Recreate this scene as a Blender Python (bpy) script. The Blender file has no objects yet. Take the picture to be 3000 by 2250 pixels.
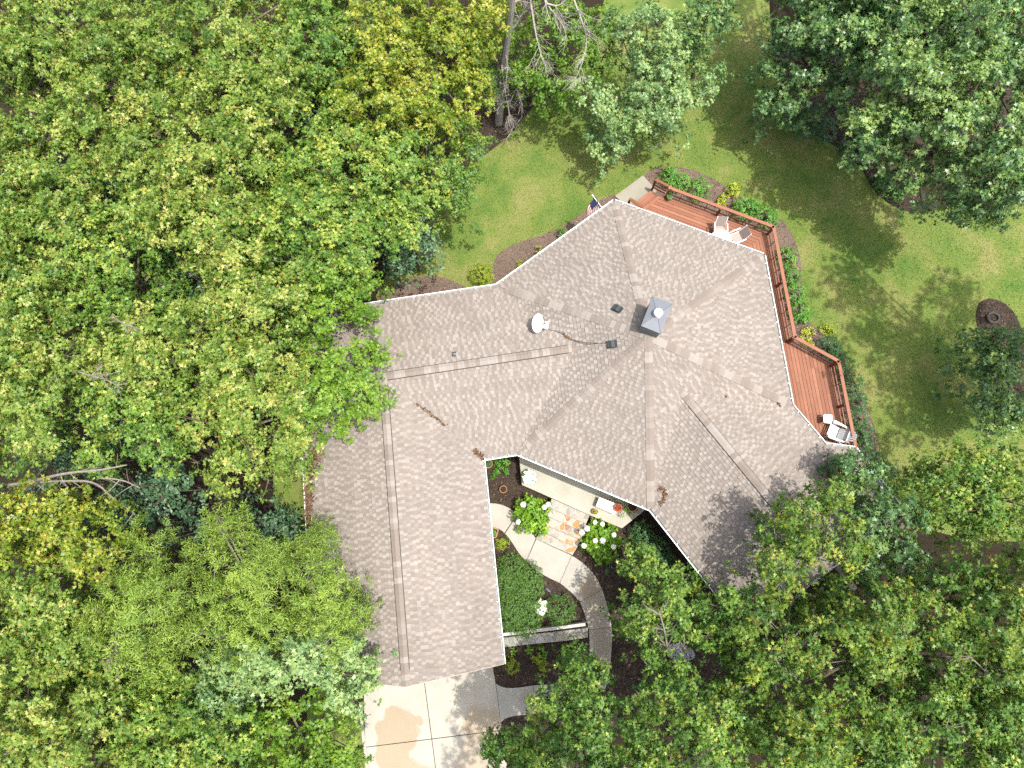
import bpy, math, random
import numpy as np
from mathutils import Vector, Matrix

random.seed(7)
rng = np.random.default_rng(11)
scene = bpy.context.scene
COL = scene.collection

# ------------------------------------------------------------------ camera
FPX, HCAM, TILT = 2083.0, 30.5, math.radians(11.0)
cam_d = bpy.data.cameras.new('camera')
cam_d.sensor_width = 36.0
cam_d.lens = 36.0 * FPX / 3000.0
cam_d.clip_end = 1000
cam = bpy.data.objects.new('camera', cam_d)
cam.location = (0, 0, HCAM)
cam.rotation_euler = (TILT, 0, 0)
COL.objects.link(cam)
scene.camera = cam

# ------------------------------------------------------------------ light
SUN_DIR = Vector((-0.27, 0.10, -1.0)).normalized()       # travel direction
world = bpy.data.worlds.new('World')
scene.world = world
world.use_nodes = True
wn = world.node_tree
sky = wn.nodes.new('ShaderNodeTexSky')
sky.sky_type = 'NISHITA'
sky.sun_disc = False
to_sun = -SUN_DIR
sky.sun_elevation = math.asin(to_sun.z)
sky.sun_rotation = math.atan2(to_sun.x, to_sun.y)
sky.air_density = 1.0
sky.dust_density = 4.0
bg = wn.nodes['Background']
hs = wn.nodes.new('ShaderNodeHueSaturation')
hs.inputs['Saturation'].default_value = .55       # a hazy summer sky, whiter than clear air
wn.links.new(sky.outputs[0], hs.inputs['Color'])
wn.links.new(hs.outputs[0], bg.inputs[0])
bg.inputs[1].default_value = 0.15
sun_d = bpy.data.lights.new('sun', 'SUN')
sun_d.energy = 2.7
sun_d.angle = math.radians(0.55)
sun_d.color = (1.0, 0.95, 0.87)
sun = bpy.data.objects.new('sun', sun_d)
sun.rotation_euler = SUN_DIR.to_track_quat('-Z', 'Y').to_euler()
sun.location = (0, 0, 60)
COL.objects.link(sun)
vs = scene.view_settings
vs.view_transform = 'Standard'
vs.look = 'None'
vs.gamma = 1.0
vs.exposure = 1.36
vs.use_curve_mapping = False
cy = scene.cycles
cy.max_bounces = 6
cy.diffuse_bounces = 3
cy.glossy_bounces = 2
cy.transmission_bounces = 4
cy.transparent_max_bounces = 6
cy.use_denoising = False
cy.caustics_reflective = False
cy.caustics_refractive = False

# ------------------------------------------------------------------ geometry helpers
ct, st = math.cos(TILT), math.sin(TILT)
CAMP = np.array([0.0, 0.0, HCAM])

def ray(px, py):
    x, y, z = (px - 1500) / FPX, (1125 - py) / FPX, -1.0
    return np.array([x, y * ct - z * st, y * st + z * ct])

def P(px, py, z=0.0):
    d = ray(px, py)
    k = (z - HCAM) / d[2]
    return CAMP + d * k

def P2(px, py, z=0.0):
    return P(px, py, z)[:2]

def ray_plane(px, py, plane):
    n, o = plane
    d = ray(px, py)
    k = np.dot(n, o - CAMP) / np.dot(n, d)
    return CAMP + d * k

def ppm(px, py, z):
    p = P(px, py, z)
    v = p - CAMP
    depth = v[1] * st - v[2] * ct
    return FPX / depth

def unit(v):
    v = np.asarray(v, float)
    return v / (np.linalg.norm(v) + 1e-12)

def plane_of(a, b, c):
    n = unit(np.cross(np.asarray(b) - a, np.asarray(c) - a))
    if n[2] < 0: n = -n
    return n, np.asarray(a, float)

def plane_z(plane, x, y):
    n, o = plane
    return o[2] - (n[0] * (x - o[0]) + n[1] * (y - o[1])) / n[2]

def inpoly(x, y, poly):
    poly = np.asarray(poly)
    inside = np.zeros(len(x), bool)
    j = len(poly) - 1
    for i in range(len(poly)):
        xi, yi = poly[i]; xj, yj = poly[j]
        c = ((yi > y) != (yj > y)) & (x < (xj - xi) * (y - yi) / (yj - yi + 1e-12) + xi)
        inside ^= c
        j = i
    return inside

def area2(poly):
    p = np.asarray(poly); q = np.roll(p, -1, 0)
    return 0.5 * np.sum(p[:, 0] * q[:, 1] - q[:, 0] * p[:, 1])

def ccw(poly):
    return [tuple(p) for p in poly] if area2(poly) > 0 else [tuple(p) for p in poly][::-1]

def clip_half(poly, n, c):            # keep n.p <= c
    out = []
    m = len(poly)
    for i in range(m):
        a, b = poly[i], poly[(i + 1) % m]
        da = n[0] * a[0] + n[1] * a[1] - c
        db = n[0] * b[0] + n[1] * b[1] - c
        if da <= 0: out.append(a)
        if da * db < 0:
            t = da / (da - db)
            out.append((a[0] + (b[0] - a[0]) * t, a[1] + (b[1] - a[1]) * t))
    return out

def clip_convex(poly, clip):          # clip is CCW convex
    out = list(poly)
    m = len(clip)
    for i in range(m):
        a, b = clip[i], clip[(i + 1) % m]
        e = (b[0] - a[0], b[1] - a[1])
        n = (e[1], -e[0])
        out = clip_half(out, n, n[0] * a[0] + n[1] * a[1])
        if len(out) < 3: return []
    return out

def smooth_poly(pts, it=2):
    p = np.asarray(pts, float)
    for _ in range(it):
        q = np.roll(p, -1, 0)
        p = np.stack([p * .75 + q * .25, p * .25 + q * .75], 1).reshape(-1, 2)
    return p

def smooth_line(pts, it=2):
    p = np.asarray(pts, float)
    for _ in range(it):
        a, b = p[:-1], p[1:]
        m = np.stack([a * .75 + b * .25, a * .25 + b * .75], 1).reshape(-1, p.shape[1])
        p = np.vstack([p[:1], m, p[-1:]])
    return p

class MB:
    """collects polygons, builds one mesh object"""
    def __init__(s):
        s.v, s.f, s.t, s.mi = [], [], [], []
    def add(s, verts, faces, tint=0.5, mi=0):
        o = len(s.v)
        s.v += [tuple(map(float, q)) for q in verts]
        for f in faces:
            s.f.append(tuple(i + o for i in f)); s.t.append(tint); s.mi.append(mi)
    def box(s, c, size, rot=None, tint=0.5, mi=0):
        hx, hy, hz = size[0] / 2, size[1] / 2, size[2] / 2
        vv = np.array([[-hx,-hy,-hz],[hx,-hy,-hz],[hx,hy,-hz],[-hx,hy,-hz],[-hx,-hy,hz],[hx,-hy,hz],[hx,hy,hz],[-hx,hy,hz]])
        if rot is not None: vv = vv @ np.asarray(rot).T
        s.add(vv + np.asarray(c), [(0,3,2,1),(4,5,6,7),(0,1,5,4),(1,2,6,5),(2,3,7,6),(3,0,4,7)], tint, mi)
    def bar(s, a, b, w, h, tint=0.5, mi=0, up=(0, 0, 1)):
        a, b = np.asarray(a, float), np.asarray(b, float)
        d = b - a; L = np.linalg.norm(d); x = d / L
        y = np.cross(up, x)
        if np.linalg.norm(y) < 1e-6: y = np.array([0, 1.0, 0])
        y = unit(y); z = np.cross(x, y)
        s.box((a + b) / 2, (L, w, h), np.stack([x, y, z], 1), tint, mi)
    def prism(s, poly, z0, z1, tint=0.5, mi=0, bottom=True, bevel=0.0):
        poly = ccw(poly); n = len(poly)
        if bevel > 0:
            c = np.mean(poly, 0); ins = []
            for p in poly:
                d = np.asarray(p) - c; L = np.linalg.norm(d)
                ins.append(tuple(c + d * max(0.2, 1 - bevel / max(L, 1e-6))))
            vv = [(x, y, z0) for x, y in poly] + [(x, y, z1 - bevel * .6) for x, y in poly] + [(x, y, z1) for x, y in ins]
            fs = [tuple(range(2*n, 3*n))]
            for i in range(n):
                j = (i + 1) % n
                fs += [(i, j, n + j, n + i), (n + i, n + j, 2*n + j, 2*n + i)]
        else:
            vv = [(x, y, z0) for x, y in poly] + [(x, y, z1) for x, y in poly]
            fs = [tuple(range(n, 2*n))]
            for i in range(n):
                j = (i + 1) % n
                fs.append((i, j, n + j, n + i))
        if bottom: fs.append(tuple(range(n - 1, -1, -1)))
        s.add(vv, fs, tint, mi)
    def tube(s, pts, radii, sides=6, tint=0.5, mi=0, cap=True):
        pts = np.asarray(pts, float)
        m = len(pts)
        if np.isscalar(radii): radii = [radii] * m
        elif len(radii) != m: radii = list(np.interp(np.linspace(0, 1, m), np.linspace(0, 1, len(radii)), radii))
        vv, fs = [], []
        prev = None
        for i in range(m):
            d = pts[min(i + 1, m - 1)] - pts[max(i - 1, 0)]
            d = unit(d)
            ref = np.array([0, 0, 1.0]) if abs(d[2]) < .9 else np.array([1.0, 0, 0])
            if prev is None: x = unit(np.cross(ref, d))
            else: x = unit(prev - d * np.dot(prev, d))
            prev = x
            y = np.cross(d, x)
            for k in range(sides):
                a = 2 * math.pi * k / sides
                vv.append(pts[i] + radii[i] * (math.cos(a) * x + math.sin(a) * y))
        for i in range(m - 1):
            for k in range(sides):
                l = (k + 1) % sides
                fs.append((i*sides + k, i*sides + l, (i+1)*sides + l, (i+1)*sides + k))
        if cap:
            fs.append(tuple(range(sides - 1, -1, -1)))
            fs.append(tuple(range((m-1)*sides, m*sides)))
        s.add(vv, fs, tint, mi)
    def lathe(s, c, prof, sides=20, tint=0.5, mi=0, rot=None, sx=1.0, sy=1.0):
        vv, fs = [], []
        for (r, z) in prof:
            for k in range(sides):
                a = 2 * math.pi * k / sides
                vv.append((r * math.cos(a) * sx, r * math.sin(a) * sy, z))
        vv = np.array(vv)
        if rot is not None: vv = vv @ np.asarray(rot).T
        vv = vv + np.asarray(c)
        for i in range(len(prof) - 1):
            for k in range(sides):
                l = (k + 1) % sides
                fs.append((i*sides + k, i*sides + l, (i+1)*sides + l, (i+1)*sides + k))
        if prof[0][0] > 1e-4: fs.append(tuple(range(sides - 1, -1, -1)))
        if prof[-1][0] > 1e-4: fs.append(tuple(range((len(prof)-1)*sides, len(prof)*sides)))
        s.add(vv, fs, tint, mi)
    def build(s, name, mats, parent=None, smooth=False, kind=None):
        me = bpy.data.meshes.new(name)
        org = np.zeros(3)
        me.from_pydata(s.v, [], s.f)
        for m in (mats if isinstance(mats, (list, tuple)) else [mats]): me.materials.append(m)
        if any(s.mi): me.polygons.foreach_set('material_index', s.mi)
        at = me.attributes.new('tint', 'FLOAT', 'FACE')
        at.data.foreach_set('value', np.array(s.t, np.float32))
        if smooth: me.polygons.foreach_set("use_smooth", [True] * len(me.polygons))
        me.update()
        return link(name, me, parent, kind)

def link(name, me, parent=None, kind=None):
    o = bpy.data.objects.new(name, me)
    COL.objects.link(o)
    if parent is not None:
        o.parent = parent
        wl = parent.get('_wl')
        o.matrix_parent_inverse = Matrix.Identity(4)
        off = Vector(parent['_o']) if '_o' in parent else Vector((0, 0, 0))
        if off.length > 0:
            me.transform(Matrix.Translation(-off))
        o['_o'] = tuple(off)
    if kind: o['kind'] = kind
    return o

def thing(name, label, cat, loc=(0, 0, 0), group=None):
    o = bpy.data.objects.new(name, None)
    o.empty_display_size = 0.3
    o.location = tuple(float(q) for q in loc)
    COL.objects.link(o)
    o['label'] = label; o['category'] = cat
    if group: o['group'] = group
    o['_o'] = tuple(float(q) for q in loc)       # children are built in world space, shifted to the base
    return o

def tag(o, label, cat, group=None):
    o['label'] = label; o['category'] = cat
    if group: o['group'] = group
    return o

def tri_mesh(name, V, nv, faces, mat, tint=None, parent=None, kind=None):
    """V: (N, nv, 3) copies of a small shape whose faces (triangles) are given"""
    N = V.shape[0]
    F = np.asarray(faces)
    nf = F.shape[0]
    idx = (F[None] + (np.arange(N) * nv)[:, None, None]).reshape(-1)
    me = bpy.data.meshes.new(name)
    me.vertices.add(N * nv)
    me.vertices.foreach_set('co', np.ascontiguousarray(V, np.float32).reshape(-1))
    me.loops.add(N * nf * 3)
    me.loops.foreach_set('vertex_index', idx.astype(np.int32))
    me.polygons.add(N * nf)
    me.polygons.foreach_set('loop_start', np.arange(0, N * nf * 3, 3, dtype=np.int32))
    me.materials.append(mat)
    if tint is not None:
        at = me.attributes.new('tint', 'FLOAT', 'FACE')
        at.data.foreach_set('value', np.repeat(tint.astype(np.float32), nf))
    me.update(calc_edges=True)
    return link(name, me, parent, kind)

# ------------------------------------------------------------------ materials
def new_mat(name):
    m = bpy.data.materials.new(name)
    m.use_nodes = True
    nt = m.node_tree
    return m, nt, nt.nodes['Principled BSDF']

def ramp(nt, stops, interp='LINEAR'):
    r = nt.nodes.new('ShaderNodeValToRGB')
    cr = r.color_ramp
    cr.interpolation = interp
    while len(cr.elements) > 1: cr.elements.remove(cr.elements[-1])
    cr.elements[0].position = stops[0][0]; cr.elements[0].color = (*stops[0][1], 1)
    for p, c in stops[1:]:
        e = cr.elements.new(p); e.color = (*c, 1)
    return r

def attr_node(nt, name='tint'):
    a = nt.nodes.new('ShaderNodeAttribute'); a.attribute_name = name
    return a.outputs['Fac']

def noise(nt, scale, detail=4, rough=.55, coord=None, dist=0.0):
    n = nt.nodes.new('ShaderNodeTexNoise')
    n.inputs['Scale'].default_value = scale
    n.inputs['Detail'].default_value = detail
    n.inputs['Roughness'].default_value = rough
    n.inputs['Distortion'].default_value = dist
    if coord is None:
        g = nt.nodes.new('ShaderNodeNewGeometry'); coord = g.outputs['Position']
    nt.links.new(coord, n.inputs['Vector'])
    return n.outputs['Fac']

def mixc(nt, a, b, fac, mode='MIX'):
    m = nt.nodes.new('ShaderNodeMix'); m.data_type = 'RGBA'; m.blend_type = mode
    for sock, val in ((m.inputs[0], fac), (m.inputs[6], a), (m.inputs[7], b)):
        if hasattr(val, 'is_output'): nt.links.new(val, sock)
        elif isinstance(val, (int, float)): sock.default_value = val
        else: sock.default_value = (*val, 1)
    return m.outputs[2]

def maprange(nt, v, a, b, c=0.0, d=1.0, smooth=False):
    m = nt.nodes.new('ShaderNodeMapRange')
    if smooth: m.interpolation_type = 'SMOOTHSTEP'
    nt.links.new(v, m.inputs[0])
    m.inputs[1].default_value = a; m.inputs[2].default_value = b
    m.inputs[3].default_value = c; m.inputs[4].default_value = d
    return m.outputs[0]

def bump(nt, bsdf, h, strength=.3, dist=.02):
    b = nt.nodes.new('ShaderNodeBump')
    b.inputs['Strength'].default_value = strength
    b.inputs['Distance'].default_value = dist
    nt.links.new(h, b.inputs['Height'])
    nt.links.new(b.outputs[0], bsdf.inputs['Normal'])

def simple(name, col, rough=.6, var=.15, scale=12, spec=.3, bmp=0.0, metal=0.0):
    if max(col) < .6: col = tuple(q * .74 for q in col)
    m, nt, b = new_mat(name)
    f = noise(nt, scale)
    lo = tuple(c * (1 - var) for c in col); hi = tuple(min(1, c * (1 + var)) for c in col)
    nt.links.new(mixc(nt, lo, hi, maprange(nt, f, .3, .7)), b.inputs['Base Color'])
    b.inputs['Roughness'].default_value = rough
    b.inputs['Specular IOR Level'].default_value = spec
    b.inputs['Metallic'].default_value = metal
    if bmp: bump(nt, b, noise(nt, scale * 6), bmp, .01)
    return m

def tinted(name, stops, rough=.7, spec=.25, var=.12, scale=8, bmp=0.0, bscale=60, interp='LINEAR'):
    m, nt, b = new_mat(name)
    r = ramp(nt, [(p, tuple(q * .74 for q in c)) for p, c in stops], interp)
    nt.links.new(attr_node(nt), r.inputs[0])
    f = noise(nt, scale)
    g = maprange(nt, f, .3, .7, 1 - var, 1 + var)
    c = mixc(nt, r.outputs[0], g, 1.0, 'MULTIPLY')
    nt.links.new(c, b.inputs['Base Color'])
    b.inputs['Roughness'].default_value = rough
    b.inputs['Specular IOR Level'].default_value = spec
    if bmp: bump(nt, b, noise(nt, bscale), bmp, .01)
    return m

def leafmat(name, stops, trans=.35, rough=.45, spec=.35):
    m, nt, b = new_mat(name)
    r = ramp(nt, stops)
    nt.links.new(attr_node(nt), r.inputs[0])
    nt.links.new(r.outputs[0], b.inputs['Base Color'])
    b.inputs['Roughness'].default_value = rough
    b.inputs['Specular IOR Level'].default_value = spec
    t = nt.nodes.new('ShaderNodeBsdfTranslucent')
    tc = mixc(nt, r.outputs[0], (1.25, 1.3, .55), 1.0, 'MULTIPLY')
    nt.links.new(tc, t.inputs[0])
    mx = nt.nodes.new('ShaderNodeMixShader')
    mx.inputs[0].default_value = trans
    nt.links.new(b.outputs[0], mx.inputs[1]); nt.links.new(t.outputs[0], mx.inputs[2])
    nt.links.new(mx.outputs[0], nt.nodes['Material Output'].inputs[0])
    return m

OR = (.50, .24, .045)
M = {}
M['oak_yellow'] = leafmat('oak_leaf_yellow', [(0, (.058, .125, .02)), (.45, (.128, .22, .032)), (.8, (.235, .315, .058)), (.93, (.36, .38, .10)), (.96, OR), (1, OR)], rough=.4)
M['oak_gold'] = leafmat('oak_leaf_gold', [(0, (.055, .115, .012)), (.45, (.135, .21, .02)), (.8, (.27, .315, .035)), (.93, (.37, .36, .06)), (.96, OR), (1, OR)], rough=.4)
M['oak_tip'] = leafmat('oak_leaf_tip', [(0, (.04, .10, .018)), (.45, (.092, .18, .026)), (.8, (.185, .27, .035)), (.93, (.30, .32, .05)), (.96, OR), (1, OR)])
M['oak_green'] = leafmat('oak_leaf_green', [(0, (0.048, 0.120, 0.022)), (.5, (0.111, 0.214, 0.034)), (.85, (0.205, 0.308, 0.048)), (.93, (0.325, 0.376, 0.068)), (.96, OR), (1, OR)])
M['oak_pale'] = leafmat('oak_leaf_pale', [(0, (0.075, 0.158, 0.053)), (.5, (0.150, 0.263, 0.090)), (.93, (0.285, 0.390, 0.135)), (.96, (0.450, 0.375, 0.120)), (1, (0.450, 0.375, 0.120))], rough=.4, spec=.5)
M['oak_deep'] = leafmat('oak_leaf_deep', [(0, (0.046, 0.109, 0.036)), (.5, (0.100, 0.201, 0.061)), (.93, (0.238, 0.347, 0.092)), (.96, (0.547, 0.365, 0.092)), (1, (0.547, 0.365, 0.092))], rough=.38, spec=.5)
M['maple'] = leafmat('maple_leaf', [(0, (0.063, 0.145, 0.015)), (.5, (0.127, 0.240, 0.023)), (.95, (0.228, 0.329, 0.037)), (1, (0.278, 0.329, 0.051))])
M['teal'] = leafmat('understory_leaf', [(0, (0.036, 0.094, 0.043)), (.5, (0.072, 0.151, 0.072)), (1, (0.136, 0.229, 0.122))], rough=.4, spec=.5)
M['pine'] = leafmat('pine_needle', [(0, (0.124, 0.211, 0.035)), (.5, (0.220, 0.334, 0.053)), (1, (0.351, 0.456, 0.079))], trans=.25, rough=.5)
M['box'] = leafmat('boxwood_leaf', [(0, (.03, .085, .014)), (.6, (.068, .15, .024)), (.9, (.115, .21, .034)), (1, (.20, .29, .045))], trans=.2)
M['shrub'] = leafmat('shrub_leaf', [(0, (0.043, 0.145, 0.022)), (.6, (0.094, 0.254, 0.029)), (1, (0.203, 0.377, 0.043))], trans=.25)
M['shrub_dark'] = leafmat('dark_shrub_leaf', [(0, (0.025, 0.077, 0.025)), (.6, (0.049, 0.126, 0.039)), (1, (0.098, 0.196, 0.056))], trans=.2)
M['lime'] = leafmat('lime_leaf', [(0, (.18, .24, .02)), (.6, (.32, .38, .03)), (1, (.45, .46, .05))], trans=.3)
M['hydr'] = leafmat('hydrangea_leaf', [(0, (.06, .15, .012)), (.6, (.14, .28, .018)), (1, (.26, .40, .03))], trans=.3)
M['petal'] = leafmat('white_petal', [(0, (.7, .72, .62)), (1, (.88, .88, .84))], trans=.15, rough=.6, spec=.1)
M['redleaf'] = leafmat('red_leaf', [(0, (.18, .03, .015)), (1, (.42, .10, .05))], trans=.2)
M['bark'] = simple('bark', (.16, .13, .10), .9, .35, 9, .1, .6)
M['pale_bark'] = simple('pale_bark', (.25, .22, .185), .9, .3, 14, .1, .5)
M['dead_wood'] = simple('dead_wood', (.40, .36, .32), .9, .3, 18, .1, .4)
M['stem'] = simple('stem', (.10, .12, .04), .8, .2)

def shingle_mat():
    m, nt, b = new_mat('shingle')
    r = ramp(nt, [(0, (.160, .137, .119)), (.3, (.176, .152, .133)), (.6, (.198, .173, .153)), (.8, (.218, .193, .172)), (1, (.240, .214, .192))])
    nt.links.new(attr_node(nt), r.inputs[0])
    g1 = maprange(nt, noise(nt, 55, 3, .7), .25, .75, .84, 1.14)
    c = mixc(nt, r.outputs[0], g1, 1.0, 'MULTIPLY')
    g2 = maprange(nt, noise(nt, .55, 4, .6, dist=.8), .3, .72, .90, 1.06)
    c = mixc(nt, c, g2, 1.0, 'MULTIPLY')
    st_ = maprange(nt, noise(nt, 1.1, 6, .65, dist=1.5), .62, .80, 0, .25)
    c = mixc(nt, c, (.15, .13, .115), st_)
    nt.links.new(c, b.inputs['Base Color'])
    b.inputs['Roughness'].default_value = .93
    b.inputs['Specular IOR Level'].default_value = .15
    bump(nt, b, noise(nt, 160, 2), .35, .006)
    return m
M['shingle'] = shingle_mat()
M['cap'] = tinted('ridge_cap_shingle', [(0, (.222, .186, .16)), (.35, (.24, .204, .177)), (.65, (.268, .232, .205)), (1, (.31, .276, .248))], .93, .15, .1, 40, .3)
M['roof_under'] = simple('roof_underlay', (.20, .165, .14), .95, .15, 20, .1)
M['vent_and_step_shadow'] = simple('vent_and_step_shadow', (.03, .03, .03), .8, .1)
M['white_metal'] = simple('white_metal', (.78, .78, .75), .45, .05, 6, .4)
M['gutter_in'] = simple('gutter_inside_shade', (.24, .26, .26), .6, .25, 9, .3)  # shade inside the white gutter, put into the colour as grey
M['siding'] = simple('siding', (.55, .50, .40), .8, .06, 3, .2)
M['stucco'] = simple('stucco', (.42, .39, .33), .9, .1, 6, .1, .3)
M['chim'] = simple('chimney_siding', (.17, .185, .18), .6, .08, 4, .3)
M['zinc'] = simple('grey_metal_cap', (.15, .162, .185), .55, .06, 5, .3)
M['flue'] = simple('flue_metal', (.82, .82, .80), .35, .03, 5, .5)
M['darkmetal'] = simple('dark_vent_metal', (.045, .055, .055), .45, .1, 12, .4)
M['dish'] = simple('dish_white', (.78, .80, .80), .4, .04, 5, .4)
M['greymetal'] = simple('grey_metal', (.35, .36, .36), .4, .1, 20, .5)
M['cable'] = simple('black_cable', (.03, .03, .03), .5)
M['terracotta'] = simple('terracotta', (.46, .23, .11), .8, .12, 14, .2)
M['soil'] = simple('potting_soil', (.045, .033, .025), 1, .4, 40, .05, .5)
M['plastic_white'] = simple('white_plastic', (.86, .86, .83), .4, .03, 4, .4)
M['adiron'] = simple('grey_white_plastic', (.56, .58, .58), .5, .05, 6, .35)
M['sling'] = simple('sling_fabric', (.36, .30, .27), .85, .06, 60, .15)
M['boulder'] = simple('blue_grey_stone', (.11, .13, .16), .7, .2, 14, .3, .3)
M['stonewall'] = simple('mortar', (.50, .47, .42), .95, .1, 25, .1, .3)
M['mortar_white'] = simple('pale_mortar', (.50, .47, .42), .95, .08, 25, .1, .2)
M['pot_olive'] = simple('olive_pot', (.20, .22, .12), .6, .1)

def wood_mat():
    m, nt, b = new_mat('deck_stain')
    r = ramp(nt, [(0, (.17, .068, .038)), (.5, (.205, .085, .049)), (1, (.24, .104, .062))])
    nt.links.new(attr_node(nt), r.inputs[0])
    g = maprange(nt, noise(nt, 2.2, 6, .65, dist=.4), .25, .75, .86, 1.12)
    c = mixc(nt, r.outputs[0], g, 1.0, 'MULTIPLY')
    g3 = maprange(nt, noise(nt, 70, 3), .3, .7, .9, 1.08)
    c = mixc(nt, c, g3, 1.0, 'MULTIPLY')
    nt.links.new(c, b.inputs['Base Color'])
    b.inputs['Roughness'].default_value = .65
    b.inputs['Specular IOR Level'].default_value = .25
    return m
M['wood'] = wood_mat()
M['wood_dark'] = simple('deck_stain_dark', (.22, .07, .035), .7, .15, 8)

def glass_mat():
    m, nt, b = new_mat('table_glass')
    b.inputs['Base Color'].default_value = (.72, .76, .76, 1)
    b.inputs['Roughness'].default_value = .25
    tr = nt.nodes.new('ShaderNodeBsdfTransparent'); tr.inputs[0].default_value = (.85, .88, .88, 1)
    mx = nt.nodes.new('ShaderNodeMixShader'); mx.inputs[0].default_value = .5
    nt.links.new(b.outputs[0], mx.inputs[1]); nt.links.new(tr.outputs[0], mx.inputs[2])
    nt.links.new(mx.outputs[0], nt.nodes['Material Output'].inputs[0])
    return m
M['glass'] = glass_mat()

def grass_mat(name, blades=False):
    m, nt, b = new_mat(name)
    n1 = noise(nt, .55, 5, .6, dist=.6)
    n2 = noise(nt, 9, 5, .7)
    n3 = noise(nt, 60, 3, .7)
    r1 = ramp(nt, [(.32, (.062, .116, .020)), (.5, (.104, .142, .030)), (.68, (.158, .16, .054))])
    nt.links.new(n1, r1.inputs[0])
    c = mixc(nt, r1.outputs[0], (.165, .14, .06), maprange(nt, n2, .50, .74, 0, .5))
    c = mixc(nt, c, maprange(nt, n3, .25, .75, .68, 1.3), 1.0, 'MULTIPLY')
    if blades:
        rr = ramp(nt, [(0, (.55, .75, .4)), (1, (1.35, 1.3, 1.2))])
        nt.links.new(attr_node(nt), rr.inputs[0])
        c = mixc(nt, c, rr.outputs[0], 1.0, 'MULTIPLY')
    nt.links.new(c, b.inputs['Base Color'])
    b.inputs['Roughness'].default_value = .85
    b.inputs['Specular IOR Level'].default_value = .15
    if not blades: bump(nt, b, n3, .5, .03)
    return m
M['lawn'] = grass_mat('lawn_grass')
M['blades'] = grass_mat('grass_blades', True)

def mulch_mat(name, a, bcol, tan):
    m, nt, b = new_mat(name)
    n1 = noise(nt, 26, 6, .75, dist=.6)
    r = ramp(nt, [(p, tuple(q * .8 for q in c)) for p, c in ((.3, a), (.55, bcol), (.75, tan))])
    nt.links.new(n1, r.inputs[0])
    g = maprange(nt, noise(nt, .9, 4), .3, .7, .8, 1.15)
    nt.links.new(mixc(nt, r.outputs[0], g, 1.0, 'MULTIPLY'), b.inputs['Base Color'])
    b.inputs['Roughness'].default_value = .95
    b.inputs['Specular IOR Level'].default_value = .1
    bump(nt, b, noise(nt, 34, 5, .7), .9, .05)
    return m
M['mulch'] = mulch_mat('bark_mulch', (.026, .02, .016), (.066, .049, .038), (.15, .11, .084))
M['mulch_pale'] = mulch_mat('weathered_mulch', (.08, .058, .046), (.18, .132, .103), (.33, .25, .195))
M['litter'] = mulch_mat('leaf_litter_floor', (.012, .010, .006), (.034, .025, .016), (.07, .05, .032))
M['chips'] = tinted('bark_chips', [(0, (.02, .013, .011)), (.6, (.055, .037, .028)), (.88, (.12, .075, .05)), (1, (.30, .22, .16))], .95, .1)
M['chips_pale'] = tinted('pale_chips', [(0, (.06, .04, .03)), (.5, (.16, .11, .08)), (1, (.36, .27, .20))], .95, .1)
M['debris'] = tinted('dry_leaf_debris', [(0, (.05, .03, .02)), (.5, (.14, .085, .05)), (1, (.26, .165, .10))], .95, .1)

def concrete(name, base, spots=(), bcol=(.33, .25, .16)):
    base = tuple(q * .74 for q in base); bcol = tuple(q * .74 for q in bcol)
    m, nt, b = new_mat(name)
    g = nt.nodes.new('ShaderNodeNewGeometry')
    n1 = noise(nt, 1.3, 6, .6, g.outputs['Position'])
    n2 = noise(nt, 45, 4, .7, g.outputs['Position'])
    c = mixc(nt, tuple(q * .86 for q in base), tuple(q * 1.08 for q in base), maprange(nt, n1, .3, .7))
    c = mixc(nt, c, maprange(nt, n2, .2, .8, .9, 1.08), 1.0, 'MULTIPLY')
    fac = None
    warp = noise(nt, 1.6, 3, .5, g.outputs['Position'])
    for (cx, cy_, rx, ry, ang, soft, amt) in spots:
        mp = nt.nodes.new('ShaderNodeMapping'); mp.vector_type = 'TEXTURE'
        mp.inputs['Location'].default_value = (cx, cy_, 0)
        mp.inputs['Rotation'].default_value = (0, 0, ang)
        mp.inputs['Scale'].default_value = (rx, ry, 50)
        nt.links.new(g.outputs['Position'], mp.inputs[0])
        ln = nt.nodes.new('ShaderNodeVectorMath'); ln.operation = 'LENGTH'
        nt.links.new(mp.outputs[0], ln.inputs[0])
        ad = nt.nodes.new('ShaderNodeMath'); ad.operation = 'ADD'
        nt.links.new(ln.outputs['Value'], ad.inputs[0])
        nt.links.new(maprange(nt, warp, .3, .7, -.18, .18), ad.inputs[1])
        f = maprange(nt, ad.outputs[0], 1 - soft, 1 + soft, amt, 0, True)
        if fac is None: fac = f
        else:
            mx = nt.nodes.new('ShaderNodeMath'); mx.operation = 'MAXIMUM'
            nt.links.new(fac, mx.inputs[0]); nt.links.new(f, mx.inputs[1]); fac = mx.outputs[0]
    if fac is not None: c = mixc(nt, c, bcol, fac)
    # small oil drips
    n4 = noise(nt, 6, 2, .5, g.outputs['Position'])
    c = mixc(nt, c, (.10, .085, .07), maprange(nt, n4, .765, .80, 0, .55))
    nt.links.new(c, b.inputs['Base Color'])
    b.inputs['Roughness'].default_value = .9
    b.inputs['Specular IOR Level'].default_value = .2
    bump(nt, b, n2, .15, .01)
    return m

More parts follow.
